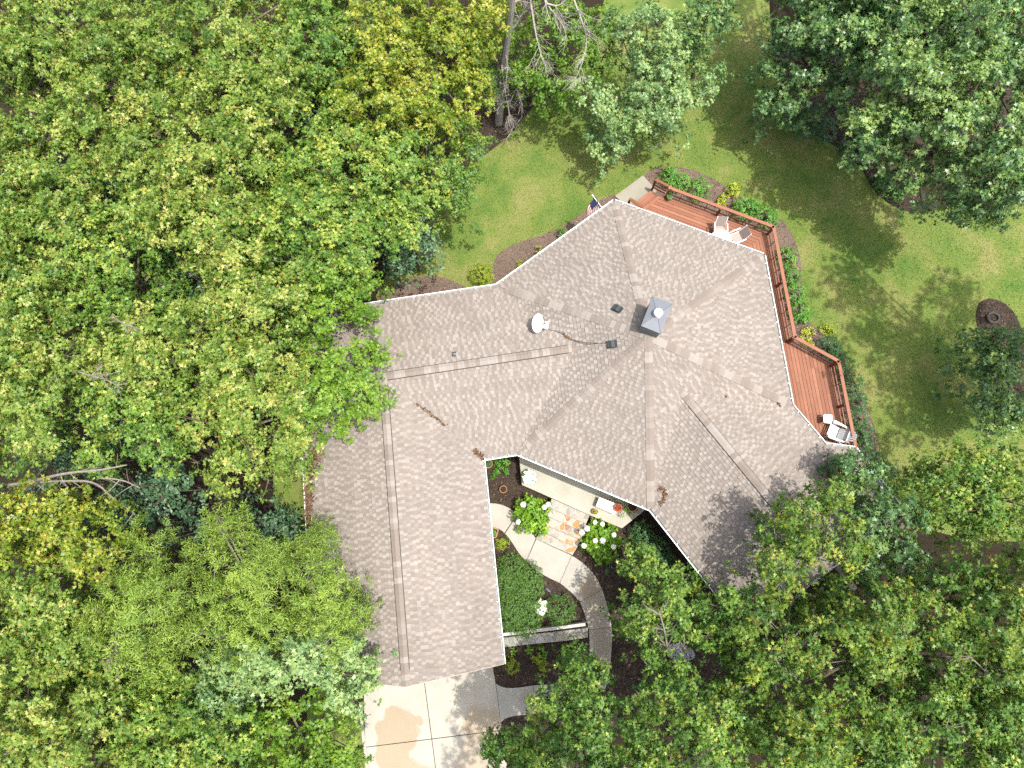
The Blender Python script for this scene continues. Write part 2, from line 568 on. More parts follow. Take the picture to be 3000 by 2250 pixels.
def espot(px, py, rx, ry, ang=0, soft=.12, amt=1.0):
    p = P(px, py, .05); k = ppm(px, py, .05)
    return (p[0], p[1], rx / k, ry / k, ang, soft, amt)
M['drive'] = concrete('driveway_concrete', (.43, .40, .335), [
    espot(1165, 2140, 60, 66, .0, .08, .75), espot(1150, 2210, 46, 90, .1, .10, .75), espot(1190, 2290, 90, 60, .1, .25, .7),
    espot(1228, 2112, 10, 14, .2, .15, .7), espot(1415, 2125, 62, 52, .2, .22, .65), espot(1410, 2215, 62, 60, 0, .35, .5), espot(1385, 2275, 70, 40, 0, .4, .55)])
M['walk'] = concrete('walkway_concrete', (.40, .378, .327), [
    espot(1735, 1722, 32, 46, -.5, .4, .7), espot(1755, 1790, 40, 50, .2, .5, .55), espot(1765, 1880, 30, 60, 0, .6, .6),
    espot(1560, 2040, 40, 30, 0, .6, .35), espot(1650, 2050, 50, 30, 0, .6, .4)], (.27, .20, .125))
M['porch'] = concrete('porch_concrete', (.43, .41, .34))
M['pad'] = concrete('pad_concrete', (.30, .28, .225))
M['stone'] = tinted('flagstone', [(0, (.24, .21, .18)), (.25, (.34, .32, .285)), (.5, (.42, .375, .31)), (.7, (.44, .30, .175)), (.85, (.42, .225, .095)), (1, (.32, .15, .115))], .85, .2, .12, 9, .3)
M['wallstone'] = tinted('wall_stone', [(0, (.22, .23, .21)), (.5, (.32, .31, .26)), (.8, (.38, .33, .23)), (1, (.42, .41, .38))], .9, .15, .15, 9, .4)
M['gravel'] = simple('pale_gravel', (.33, .33, .33), .95, .35, 40, .1, .8)

# ------------------------------------------------------------------ ground, lawn, beds
def sheet(name, poly, z, mat, kind='structure'):
    me = bpy.data.meshes.new(name)
    poly = ccw(poly)
    me.from_pydata([(x, y, z) for x, y in poly], [], [tuple(range(len(poly)))])
    me.materials.append(mat)
    o = link(name, me)
    o['kind'] = kind
    return o

def pxpoly(pts, z=0.0): return [tuple(P2(a, b, z)) for a, b in pts]

sheet('ground', [(-160, -160), (160, -160), (160, 160), (-160, 160)], 0.0, M['litter'])
LAWN_PX = [(1090, 900), (1120, 820), (1190, 720), (1260, 640), (1330, 560), (1390, 475), (1420, 450), (1490, 400), (1545, 330), (1580, 285), (1630, 230), (1690, 170), (1760, 60), (1800, -150),
           (2260, -150), (2250, 60), (2290, 250), (2330, 350), (2400, 400), (2470, 440), (2530, 500), (2560, 560), (2620, 610), (2690, 627), (2770, 610), (2850, 560), (2960, 520), (3200, 480), (3500, 600),
           (3500, 1500), (3000, 1600), (2700, 1560), (2560, 1420), (2540, 1330), (2300, 1250), (1900, 1100), (1400, 1000)]
lawn_poly = smooth_poly(pxpoly(LAWN_PX), 2)
sheet('lawn', lawn_poly, 0.004, M['lawn'])
side_px = [(800, 1330), (1000, 1320), (1010, 1700), (860, 1640), (800, 1500)]
side_poly = smooth_poly(pxpoly(side_px), 2)
sheet('side_lawn', side_poly, 0.004, M['lawn'])
strip_px = [(900, 1990), (1062, 2050), (1085, 2330), (900, 2330)]
sheet('drive_verge', smooth_poly(pxpoly(strip_px), 1), 0.004, M['lawn'])

BEDS = {
 'mulch_bed_northwest': ([(1080, 930), (1105, 880), (1150, 835), (1220, 810), (1290, 808), (1350, 832), (1390, 856), (1430, 850), (1440, 800), (1452, 748), (1500, 716), (1600, 684), (1665, 655), (1740, 598), (1800, 560), (1830, 600), (1700, 800), (1480, 900), (1200, 960)], M['mulch_pale'], 'pale'),
 'mulch_bed_deck': ([(1860, 560), (1884, 512), (1905, 497), (1960, 486), (2025, 495), (2085, 522), (2130, 548), (2180, 582), (2235, 610), (2285, 635), (2322, 685), (2342, 745), (2350, 800), (2348, 860), (2362, 930), (2388, 960), (2420, 985), (2450, 1010), (2480, 1070), (2510, 1130), (2545, 1200), (2566, 1260), (2572, 1330), (2580, 1420), (2450, 1420), (2250, 1100), (2150, 800), (1950, 640)], M['mulch_pale'], 'pale'),
 'mulch_bed_front': ([(1390, 1325), (1560, 1325), (1800, 1430), (1960, 1500), (2250, 1880), (2060, 2010), (1800, 2120), (1640, 2330), (1430, 2330), (1425, 1940), (1400, 1800)], M['mulch'], 'dark'),
 'mulch_bed_dead_tree': ([(1290, 560), (1385, 480), (1420, 455), (1490, 402), (1545, 332), (1582, 287), (1632, 232), (1560, 150), (1400, 180), (1290, 300), (1230, 420)], M['mulch'], 'dark'),
 'mulch_bed_northeast': ([(2326, 352), (2400, 402), (2470, 442), (2530, 502), (2558, 562), (2620, 610), (2690, 625), (2770, 608), (2850, 558), (2960, 510), (3100, 300), (2800, 80), (2400, 150)], M['mulch'], 'dark'),
 'mulch_island': ([(2860, 900), (2875, 880), (2900, 874), (2940, 884), (2975, 920), (2995, 970), (3060, 1080), (3040, 1200), (2920, 1150), (2880, 1000), (2858, 950)], M['mulch'], 'dark'),
}
def chips(name, poly, z, n, mat, size=.05, parent=None, h=.02):
    poly = np.asarray(poly)
    lo, hi = poly.min(0), poly.max(0)
    xs = rng.uniform(lo[0], hi[0], n); ys = rng.uniform(lo[1], hi[1], n)
    k = inpoly(xs, ys, poly); xs, ys = xs[k], ys[k]; N = len(xs)
    a = rng.uniform(0, 2*np.pi, N)
    L = rng.uniform(.5, 1.5, N) * size; W = L * rng.uniform(.2, .55, N)
    u = np.stack([np.cos(a), np.sin(a), rng.normal(0, .35, N)], 1)
    v = np.stack([-np.sin(a), np.cos(a), rng.normal(0, .5, N)], 1)
    c = np.stack([xs, ys, z + rng.uniform(.006, h, N)], 1)
    V = np.stack([c - u*L[:, None]/2, c + v*W[:, None]/2, c + u*L[:, None]/2, c - v*W[:, None]/2], 1)
    V[:, :, 2] = np.maximum(V[:, :, 2], z + .003)
    o = tri_mesh(name, V, 4, [(0, 3, 1), (1, 3, 2)], mat, rng.random(N)**1.4, parent, 'stuff')
    return o
for i, (nm, (px_, mt, kind)) in enumerate(BEDS.items()):
    poly = smooth_poly(pxpoly(px_), 2)
    nm2 = 'mulch_bed'
    sheet(nm2, poly, 0.008 + .0008 * i, mt)
    ar = abs(area2(poly))
    chips('mulch_chips', poly, 0.009 + .0008 * i, int(ar * 330), M['chips_pale'] if kind == 'pale' else M['chips'], .07)

# grass blades over the lawn that shows
def blades(name, poly, n, z, excl=()):
    poly = np.asarray(poly)
    lo, hi = poly.min(0), poly.max(0)
    lo = np.maximum(lo, [-9, -13]); hi = np.minimum(hi, [26, 24])
    xs = rng.uniform(lo[0], hi[0], n); ys = rng.uniform(lo[1], hi[1], n)
    k = inpoly(xs, ys, poly)
    for e in excl: k &= ~inpoly(xs, ys, e)
    xs, ys = xs[k], ys[k]; N = len(xs)
    a = rng.uniform(0, 2*np.pi, N); L = rng.uniform(.03, .085, N); W = rng.uniform(.008, .018, N)
    lean = rng.uniform(.3, 1.3, N)
    d = np.stack([np.cos(a), np.sin(a), np.zeros(N)], 1); s = np.stack([-np.sin(a), np.cos(a), np.zeros(N)], 1)
    b = np.stack([xs, ys, np.full(N, z)], 1)
    tip = b + d * (L * np.sin(lean))[:, None]; tip[:, 2] += L * np.cos(lean) * .8 + .004
    V = np.stack([b - s*W[:, None], b + s*W[:, None], tip], 1)
    return tri_mesh(name, V, 3, [(0, 1, 2)], M['blades'], rng.random(N), None, 'stuff')
bed_polys = [smooth_poly(pxpoly(v[0]), 2) for v in BEDS.values()]
blades('grass', lawn_poly, 260000, .004, bed_polys)
blades('side_grass', side_poly, 20000, .004)

# pale gravel patch glimpsed through the trees at lower right
sheet('gravel_patch', smooth_poly(pxpoly([(1950, 1890), (1990, 1880), (2030, 1900), (2040, 1930), (1990, 1940), (1955, 1925)]), 2), 0.016, M['gravel'])

# ------------------------------------------------------------------ driveway, walkway, pad
def slabs(parent_name, polys, z1, mat, gap=.012):
    root = thing(parent_name, '', '')
    for k in ('label', 'category'): del root[k]
    root['kind'] = 'structure'
    for poly in polys:
        mb = MB(); mb.prism(poly, -.05, z1, rng.random(), bevel=.012)
        mb.build('slab', mat, root)
    return root

def split_poly(poly, a, b, gap=.012):
    """split convex-ish polygon by line through px points a,b -> two polygons with a joint gap"""
    d = unit(np.asarray(b) - a); n = np.array([-d[1], d[0]])
    c = float(np.dot(n, a))
    return clip_half(poly, n, c - gap), clip_half(poly, -n, -(c + gap))
ZD = .05
dp = pxpoly([(1064, 1960), (1440, 1935), (1452, 2003), (1467, 2118), (1478, 2190), (1496, 2330), (1080, 2330), (1068, 2130)], ZD)
va, vb = P2(1243, 1998, ZD), P2(1276, 2250, ZD)
ha, hb = P2(1072, 2189, ZD), P2(1466, 2140, ZD)
l, r_ = split_poly(ccw(dp), va, vb)
polys = []
for q in (l, r_): polys += [w for w in split_poly(q, ha, hb)]
slabs('driveway', polys, ZD, M['drive'])
mb = MB()
for (a, b) in (((1057, 2060), (1061, 2120)), ((1061, 2120), (1075, 2240)), ((1075, 2240), (1090, 2340))):
    pa, pb = P(*a, .05), P(*b, .05)
    mb.bar((*pa[:2], .0), (*pb[:2], .0), .11, .22)
o = mb.build('kerb', M['drive']); o['kind'] = 'structure'

ZW = .055
def wl(pts): return smooth_line(pxpoly(pts, ZW), 2)
w_up = [(1400, 1472), (1427, 1473), (1462, 1475), (1492, 1487), (1522, 1510), (1545, 1540), (1570, 1577)]
w_lo = [(1400, 1538), (1432, 1542), (1460, 1549), (1478, 1560), (1500, 1590), (1520, 1622), (1541, 1645)]
pl = [list(map(tuple, wl(w_up))), list(map(tuple, wl(w_lo)))]
walk_polys = []
part_a = pl[0] + pl[1][::-1]
a1, a2 = split_poly(ccw(part_a), P2(1479, 1562, ZW), P2(1501, 1528, ZW), .01)
walk_polys += [a1, a2]
e2 = [(1541, 1645), (1568, 1669), (1600, 1690), (1640, 1708)]
walk_polys.append(pxpoly([(1571, 1579), (1675, 1627)], ZW) + list(map(tuple, wl(e2)))[::-1])
r3 = [(1675, 1627), (1702, 1644), (1730, 1668), (1752, 1698), (1765, 1727)]
l3 = [(1640, 1708), (1670, 1733), (1699, 1763)]
walk_polys.append(list(map(tuple, wl(r3))) + list(map(tuple, wl(l3)))[::-1])
r4 = [(1765, 1727), (1780, 1775), (1789, 1810), (1793, 1838)]
l4 = [(1699, 1763), (1711, 1795), (1718, 1820), (1725, 1845)]
walk_polys.append(list(map(tuple, wl(r4))) + list(map(tuple, wl(l4)))[::-1])
r5 = [(1793, 1838), (1794, 1880), (1790, 1933)]
l5 = [(1725, 1845), (1727, 1890), (1727, 1937)]
walk_polys.append(list(map(tuple, wl(r5))) + list(map(tuple, wl(l5)))[::-1])
r6 = [(1790, 1933), (1784, 1975), (1775, 2020), (1750, 2060), (1705, 2078)]
l6 = [(1727, 1937), (1724, 1962), (1712, 1982), (1690, 1993)]
walk_polys.append(list(map(tuple, wl(r6))) + list(map(tuple, wl(l6)))[::-1])
u7 = [(1453, 2003), (1466, 2011), (1490, 2016), (1520, 2014), (1562, 2008)]
d7 = [(1467, 2117), (1480, 2105), (1505, 2098), (1540, 2095), (1572, 2091)]
walk_polys.append(list(map(tuple, wl(u7))) + list(map(tuple, wl(d7)))[::-1])
u8 = [(1562, 2008), (1620, 2003), (1690, 1993)]
d8 = [(1572, 2091), (1640, 2085), (1705, 2078)]
walk_polys.append(list(map(tuple, wl(u8))) + list(map(tuple, wl(d8)))[::-1])
def shrink(poly, g=.008):
    c = np.mean(poly, 0)
    return [tuple(c + (np.asarray(p) - c) * (1 - g / max(.2, np.linalg.norm(np.asarray(p) - c)))) for p in poly]
slabs('walkway', [shrink(p) for p in walk_polys], ZW, M['walk'])
slabs('landing_pad', [pxpoly([(1801, 574), (1884, 513), (1925, 560), (1850, 615)], .1)], .1, M['pad'])

# ------------------------------------------------------------------ the house roof
ZE, ZA, ZR, ZS = 3.2, 5.8, 4.55, 4.62
A = P(1900, 985, ZA)
C1, C2, C3, C4, C5, C6 = (P(*q, ZE) for q in ((1800, 590), (2236, 748), (2319, 1188), (1907, 1491), (1516, 1327), (1455, 838)))
pW = plane_of(A, C5, C6)
RW = ray_plane(1690, 1018, pW)
ZR = RW[2]
RJ = P(1122, 1103, ZR)
def along(p, d, target_px):
    """point on the horizontal line p + d*t that projects nearest to the given pixel"""
    d = unit(d); best = None
    q = P(*target_px, p[2])
    return p + d * np.dot(q - p, d)
dW = RJ - RW
KC = along(C6, dW, (869, 905))
C7 = along(C5, dW, (1413, 1340))
RG = P(1190, 2012, ZR)
dG = RG - RJ
GE = along(C7, dG, (1471, 1946))
GW = along(KC, dG, (930, 1988))
RG = along(RJ, dG, (1190, 2012))
pSE = plane_of(A, C3, C4)
RS = ray_plane(2000, 1150, pSE)
RE = P(2425, 1668, RS[2])
dS = RE - RS
SWE = along(C4, dS, (2195, 1857))
NEE = along(C3, dS, (2600, 1530))
N1 = along(C3, dS, (2415, 1305))
N2, N3 = P(2505, 1315, ZE), P(2655, 1510, ZE)
pNE = plane_of(RS, RE, N1)
B1 = ray_plane(2452, 1470, pNE)
B2 = ray_plane(2520, 1580, pNE)

FACETS = [  # polygon (eave edge first), weights
    [C6, C1, A], [C1, C2, A], [C2, C3, A], [C3, RS, A], [RS, C4, A], [C4, C5, A], [C5, RW, A], [RW, C6, A],
    [C6, RW, RJ, KC], [C7, C5, RW, RJ], [GE, C7, RJ, RG], [KC, RJ, RG, GW],
    [C4, SWE, RE, RS], [N1, C3, RS, RE, B1], [N2, N1, B1], [N3, N2, B1, B2], [B1, RE, B2]]
EDIR = [C1 - C6, C2 - C1, C3 - C2, C4 - C3, C4 - C3, C5 - C4, C6 - C5, C6 - C5, C6 - KC, C5 - C7, GE - C7, GW - KC, SWE - C4, N1 - C3, N2 - N1, N3 - N2, N1 - C3]

house = thing('house', 'sprawling one-storey house with tan shingle roof, octagonal centre and garage wing', 'house', (float(A[0]), float(A[1]), 0))
rm = MB()
for f in FACETS:
    rm.add([p - np.array([0, 0, .012]) for p in f], [tuple(range(len(f)))])
    n = len(f)
roof = rm.build('roof', M['roof_under'], house)

EXPO = .143
singles, field = [], MB()
for f, ed in zip(FACETS, EDIR):
    f = [np.asarray(p) for p in f]
    pl_ = plane_of(f[0], f[1], f[2])
    if len(f) > 3:                                   # best plane through all points
        c = np.mean(f, 0); u_, s_, vt = np.linalg.svd(np.array(f) - c)
        nn = vt[2] if vt[2][2] > 0 else -vt[2]
        pl_ = (nn, c)
    n = pl_[0]
    e = np.array([ed[0], ed[1], 0.0]); e = unit(e - n * np.dot(e, n))
    u = unit(np.cross(n, e))
    if u[2] < 0: u = -u; e = -e
    o0 = f[0]
    poly = ccw([(np.dot(p - o0, e), np.dot(p - o0, u)) for p in f])
    pp = np.array(poly)
    s0, s1, t0, t1 = pp[:, 0].min(), pp[:, 0].max(), pp[:, 1].min(), pp[:, 1].max()
    def lift(s, t, h):
        q = o0 + e * s + u * t
        return q + n * h
    k = 0; t = t0
    while t < t1:
        s = s0 - random.random() * .3
        row = random.uniform(-.08, .08); tall = False
        while s < s1:
            tall = not tall if random.random() < .93 else tall
            w = random.uniform(.085, .145) if tall else random.uniform(.075, .19)
            rect = [(s, t), (s + w, t), (s + w, t + EXPO), (s, t + EXPO)]
            q = clip_convex(rect, poly)
            if len(q) >= 3 and abs(area2(q)) > 2e-4:
                hl = .032 if tall else .016
                tn = (random.choice([.55, .65, .75, .85, .95]) if tall else random.choice([.12, .22, .28, .34, .42])) + row + random.uniform(-.05, .05)
                tn = min(1, max(0, tn))
                m = len(q)
                top = [lift(a, b, .002 + hl * (1 - .82 * (b - t) / EXPO)) for a, b in q]
                bot = [lift(a, b, -.008) for a, b in q]
                fs = [tuple(range(m))] + [(m + i, m + (i + 1) % m, (i + 1) % m, i) for i in range(m)]
                ar = abs(area2(q))
                cpt = np.mean(top, 0)
                singles.append((ar, cpt, top + bot, fs, tn))
            s += w
        t += EXPO; k += 1

# which shingles lie in the open (not under the tree crowns of the photograph)
def to_px(p):
    v = np.asarray(p) - CAMP
    yc = v[1] * ct + v[2] * st; zc = -v[1] * st + v[2] * ct
    return 1500 + FPX * v[0] / -zc, 1125 - FPX * yc / -zc
def open_roof(p):
    x, y = to_px(p)
    return (1180 < x < 1400 and 1250 < y < 1900) or (1500 < x < 2200 and 640 < y < 1300)
cand = sorted((i for i in range(len(singles)) if open_roof(singles[i][1])), key=lambda i: -singles[i][0])[:300]
cs = set(cand)
for i, (ar, c, vv, fs, tn) in enumerate(singles):
    if i in cs:
        mb = MB(); mb.add(vv, fs, tn); mb.build('shingle', M['shingle'], roof)
    else: field.add(vv, fs, tn)
field.build('shingle', M['shingle'], roof, kind='stuff')

# hip and ridge caps, each one a piece
caps_n = 0
cap_rest = MB()
def caps(p0, p1, nA, nB, ex, wid=.15, lift_=.03, vent=False, start=0.0):
    """p0 low end, p1 high end"""
    global caps_n
    p0, p1 = np.asarray(p0), np.asarray(p1)
    d = unit(p1 - p0); L = np.linalg.norm(p1 - p0)
    sA = unit(np.cross(d, nA)); sB = unit(np.cross(nB, d))
    t = start
    up = unit(np.asarray(nA) + nB)
    prev = .5
    while t < L - .02:
        e2_ = min(t + ex, L)
        a, b = p0 + d * t, p0 + d * (e2_ + .02)
        hh = lift_ + .012
        top = []
        for q, h in ((a, hh), (b, lift_)):
            top += [q + sA * wid + np.asarray(nA) * h, q + up * (h + .008), q + sB * wid + np.asarray(nB) * h]
        bot = [q + sA * wid - np.asarray(nA) * .02 for q in (a, b)] + [q + sB * wid - np.asarray(nB) * .02 for q in (a, b)] + [a - up * .01]
        vv = top + bot
        fs = [(0, 1, 4, 3), (1, 2, 5, 4), (6, 0, 3, 7), (8, 9, 5, 2), (6, 10, 1, 0), (10, 8, 2, 1)]
        tn = random.choice([.0, .05, .2, .35, .6, .9, 1.0]) if random.random() < .8 else prev
        prev = tn
        tn = min(1, max(0, tn + random.uniform(-.05, .05)))
        if caps_n < 300:
            mb = MB(); mb.add(vv, fs, tn); mb.build('ridge_cap', M['cap'], roof)
        else: cap_rest.add(vv, fs, tn)
        caps_n += 1
        t += ex
def nrm(a, b, c): return plane_of(a, b, c)[0]
nNW, nNE, nE_, nS, nW_, nSE_ = nrm(A, C6, C1), nrm(A, C1, C2), nrm(A, C2, C3), nrm(A, C4, C5), nrm(A, C5, C6), nrm(A, C3, C4)
for (cn, na, nb) in ((C1, nNW, nNE), (C2, nNE, nE_), (C3, nE_, nSE_), (C4, nSE_, nS), (C5, nS, nW_), (C6, nW_, nNW)):
    s_ = .1 if cn is not C6 and cn is not C5 else .45
    caps(cn, A, na, nb, .205, start=s_)
# ridges with vents
nWN, nWS = nrm(RW, RJ, C6), nrm(RW, RJ, C5)
nGE, nGW = nrm(RJ, RG, GE), nrm(RJ, RG, KC)
nSW, nSN = nrm(RS, RE, C4), nrm(RS, RE, N1)
def vent_strip(p0, p1, nA, nB, t0, t1, wid=.165, h=.035):
    p0, p1 = np.asarray(p0), np.asarray(p1); d = unit(p1 - p0)
    sA = unit(np.cross(d, nA)); sB = unit(np.cross(nB, d)); up = unit(np.asarray(nA) + nB)
    a, b = p0 + d * t0, p0 + d * t1
    vv = []
    for q in (a, b):
        vv += [q + sA * wid - nA * .01, q + sA * wid + nA * h, q + up * (h + .006), q + sB * wid + nB * h, q + sB * wid - nB * .01]
    mb = MB(); mb.add(vv, [(0, 1, 6, 5), (1, 2, 7, 6), (2, 3, 8, 7), (3, 4, 9, 8), (4, 3, 2, 1, 0), (5, 6, 7, 8, 9)])
    mb.build('ridge_vent', M['vent_and_step_shadow'], house)
Lr = np.linalg.norm(RW - RJ)
# W wing ridge
caps(RJ, RW, nWS, nWN, .14, .135, .04, start=0)
vent_strip(RJ, RW, nWS, nWN, 0, Lr - .35)
Lg = np.linalg.norm(RG - RJ)
caps(RG, RJ, nGE, nGW, .19, .135, .042, start=.02)
vent_strip(RG, RJ, nGE, nGW, .55, Lg - .3)
Ls = np.linalg.norm(RE - RS)
caps(RE, RS, nSN, nSW, .19, .135, .042, start=.02)
vent_strip(RE, RS, nSN, nSW, .3, Ls - .5)
if cap_rest.v: cap_rest.build('ridge_cap', M['cap'], roof, kind='stuff')

# gutters along the eaves, hangers, fascia
hanger_me = None
def gutter(a, b, hang=.62):
    global hanger_me
    a, b = np.asarray(a), np.asarray(b)
    d = unit(b - a); L = np.linalg.norm(b - a)
    cx = np.mean([A, C5, RJ], 0)
    out = unit(np.array([d[1], -d[0], 0]))
    mid = (a + b) / 2
    # outward = away from the facet interior side, passed by ordering (outline runs clockwise seen from above)
    out = np.array([-d[1], d[0], 0.0])
    mb = MB()
    g = .09
    def off(q, o_, z): return q + out * o_ + np.array([0, 0, z])
    mb.bar(off(a, g, -.035), off(b, g, -.035), .022, .10, mi=0)
    mb.bar(off(a, -.012, -.09), off(b, -.012, -.09), .02, .20, mi=0)
    mb.bar(off(a, g / 2, -.085), off(b, g / 2, -.085), g, .012, mi=1)
    o = mb.build('gutter', [M['white_metal'], M['gutter_in']], house)
    t = .35
    ang = math.atan2(d[1], d[0])
    while t < L - .1:
        q = a + d * t
        if hanger_me is None:
            h = MB(); h.box((0, .04, 0.012), (.025, .10, .012))
            ho = h.build('gutter_hanger', M['white_metal'])
            hanger_me = ho.data
        else:
            ho = bpy.data.objects.new('gutter_hanger', hanger_me); COL.objects.link(ho)
        ho.parent = o
        ho.location = Vector(q) - Vector(house['_o'])
        ho.rotation_euler = (0, 0, ang)
        t += hang
OUT = [KC, C6, C1, C2, C3, N1, N2, N3, SWE, C4, C5, C7, GE, GW]     # clockwise from above
GUT = [(KC, C6), (C6, C1), (C1, C2), (C2, C3), (C3, N1), (N1, N2), (N2, N3), (SWE, C4), (C4, C5), (C5, C7), (C7, GE), (GW, KC)]
for a, b in GUT: gutter(a, b)
# rake boards of the garage gable and the far gable
for a, b in ((GE, RG), (RG, GW)):
    mb = MB(); mb.bar(np.asarray(a) - [0, 0, .10], np.asarray(b) - [0, 0, .10], .03, .17)
    mb.build('rake_board', M['siding'], house)
# walls set back under the eaves
def inset(poly, d):
    poly = [np.asarray(p)[:2] for p in poly]
    n = len(poly); res = []
    for i in range(n):
        p0, p1, p2 = poly[i - 1], poly[i], poly[(i + 1) % n]
        d1, d2 = unit(p1 - p0), unit(p2 - p1)
        n1, n2 = np.array([d1[1], -d1[0]]), np.array([d2[1], -d2[0]])    # inward for clockwise
        a1, a2 = p1 + n1 * d, p1 + n2 * d
        den = d1[0] * d2[1] - d1[1] * d2[0]
        if abs(den) < 1e-3: res.append(a1); continue
        t = ((a2[0] - a1[0]) * d2[1] - (a2[1] - a1[1]) * d2[0]) / den
        res.append(a1 + d1 * t)
    return res
wp = inset(OUT, .5)
for i in range(len(wp)):
    a, b = wp[i], wp[(i + 1) % len(wp)]
    mb = MB()
    mb.add([(a[0], a[1], 0), (b[0], b[1], 0), (b[0], b[1], ZE), (a[0], a[1], ZE)], [(0, 1, 2, 3)])
    mb.build('wall', M['siding'], house)
# soffit closing the overhang
for i in range(len(wp)):
    a, b = wp[i], wp[(i + 1) % len(wp)]; c, d_ = OUT[(i + 1) % len(OUT)], OUT[i]
    mb = MB()
    mb.add([(a[0], a[1], ZE - .17), (b[0], b[1], ZE - .17), (c[0], c[1], ZE - .17), (d_[0], d_[1], ZE - .17)], [(0, 1, 2, 3)])
    mb.build('soffit', M['white_metal'], house)

# chimney with hipped metal cap and round flue
ZCH = 6.5
cc = [P(*q, ZCH) for q in ((1912, 868.5), (1971, 890), (1936, 978), (1878, 954.5))]
ctr = np.mean(cc, 0)
ch = MB()
inn = [ctr + (p - ctr) * .93 for p in cc]
ch.add([(p[0], p[1], 4.6) for p in inn] + [(p[0], p[1], ZCH - .03) for p in inn], [(0, 1, 5, 4), (1, 2, 6, 5), (2, 3, 7, 6), (3, 0, 4, 7), (4, 5, 6, 7)])
chim = ch.build('chimney', M['chim'], house)
cp = MB()
pk = ctr + np.array([0, 0, .10])
cp.add([(p[0], p[1], ZCH - .07) for p in cc] + [tuple(p) for p in cc] + [tuple(pk)], [(0, 1, 5, 4), (1, 2, 6, 5), (2, 3, 7, 6), (3, 0, 4, 7), (4, 5, 8), (5, 6, 8), (6, 7, 8), (7, 4, 8)])
cp.build('chimney_cap', M['zinc'], chim)
for p in cc:
    mb = MB(); mb.tube([p + [0, 0, .004], pk + [0, 0, .004]], .012, 5); mb.build('cap_seam', M['zinc'], chim)
fl = MB()
fl.lathe(ctr + [0, 0, .05], [(.16, 0), (.15, .04), (.115, .05), (.115, .20)], 20, mi=1)
fl.lathe(ctr + [0, 0, .25], [(.15, 0), (.155, .02), (.155, .05), (.13, .08), (.0, .095)], 20)
fl.build('flue', [M['flue'], M['greymetal']], chim, smooth=False)

def on_roof(px, py):
    best = None
    for f in FACETS:
        pl_ = plane_of(f[0], f[1], f[2])
        q = ray_plane(px, py, pl_)
        if inpoly(np.array([q[0]]), np.array([q[1]]), [p[:2] for p in f])[0]:
            if best is None or q[2] > best[0][2]: best = (q, pl_[0])
    if best is None: best = (P(px, py, 3.6), np.array([0, 0, 1.0]))
    return best
# two box vents
def box_vent(px, py, ang):
    q, n = on_roof(px, py)
    x = unit(np.array([math.cos(ang), math.sin(ang), 0.0])); x = unit(x - n * np.dot(x, n)); y = np.cross(n, x)
    R = np.stack([x, y, n], 1)
    mb = MB()
    mb.box(q + n * .028, (.40, .30, .02), R)
    mb.box(q + n * .07, (.30, .22, .07), R)
    w, l = .15, .125
    vv = [(-w, -l, .09), (.02, -l, .135), (w, -l, .10), (-w, l, .09), (.02, l, .135), (w, l, .10), (-w, -l, .08), (w, -l, .085), (-w, l, .08), (w, l, .085)]
    vv = [q + R @ np.array(p) for p in vv]
    mb.add(vv, [(0, 1, 4, 3), (1, 2, 5, 4), (6, 7, 2, 1, 0), (3, 4, 5, 9, 8), (6, 0, 3, 8), (2, 7, 9, 5)])
    mb.build('roof_vent', M['darkmetal'], house)
box_vent(1808, 906, math.radians(-38)); box_vent(1793, 1009, math.radians(4))
q, n = on_roof(1330, 1039)
x = unit(np.cross([0, 1, 0], n)); y = np.cross(n, x); R = np.stack([x, y, n], 1)
mb = MB(); mb.box(q + n * .03, (.15, .22, .012), R)
pb_ = mb.build('pipe_boot', M['darkmetal'], house)
mb = MB(); mb.tube([q, q + np.array([0, 0, .22])], [.035, .035], 10, cap=False); mb.lathe(q + n * .03, [(.07, 0), (.04, .06)], 12)
mb.build('vent_pipe', M['greymetal'], house)

# satellite dish
q, n = on_roof(1598, 960)
dish = thing('satellite_dish', 'white oval satellite dish on the roof left of the chimney', 'dish', q)
face = unit(np.array([1.0, -.25, 1.05]))
cd = P(1575, 947, q[2] + .42)
ax = face; sx = unit(np.cross([0, 0, 1], ax)); sy = np.cross(ax, sx)
R = np.stack([sx, sy, ax], 1)
prof = [(0.0, -.07), (.12, -.062), (.24, -.037), (.36, 0.0), (.365, .006), (.35, .004), (.24, -.03), (.12, -.054), (0.0, -.062)]
mb = MB(); mb.lathe(cd, prof, 28, rot=R, sx=1.0, sy=.80); mb.build('reflector', M['dish'], dish, smooth=True)
mb = MB()
for k, (a_, b_) in enumerate(((-.07, .02), (-.07, -.04))):
    mb.box(cd + R @ np.array([a_ + .02, b_, -.05]), (.06, .03, .006), R)
mb.build('logo', M['greymetal'], dish)
feed = cd + ax * .33 + sy * -.24
mb = MB(); mb.bar(cd - sy * .28 - ax * .02, feed, .05, .05); mb.build('feed_arm', M['dish'], dish)
for k in (-1, 0, 1):
    mb = MB(); mb.tube([feed + sx * .1 * k, feed + sx * .1 * k - ax * .14 + sy * .05], [.035, .03], 10); mb.build('receiver', M['dish'], dish)
mb = MB(); mb.bar(feed - sx * .18, feed + sx * .18, .04, .05); mb.build('receiver_bracket', M['greymetal'], dish)
mb = MB(); mb.tube([q, q + [0, 0, .25], cd - ax * .08], .025, 8); mb.box(q + n * .02, (.25, .18, .02)); mb.build('mount', M['greymetal'], dish)
pts = [np.asarray(on_roof(*p)[0]) + [0, 0, .035] for p in ((1607, 966), (1625, 970), (1643, 976), (1665, 990), (1690, 1000), (1720, 1006), (1745, 1006), (1775, 1006))]
mb = MB(); mb.tube(smooth_line(pts, 2), .011, 5); mb.build('cable', M['cable'], dish)
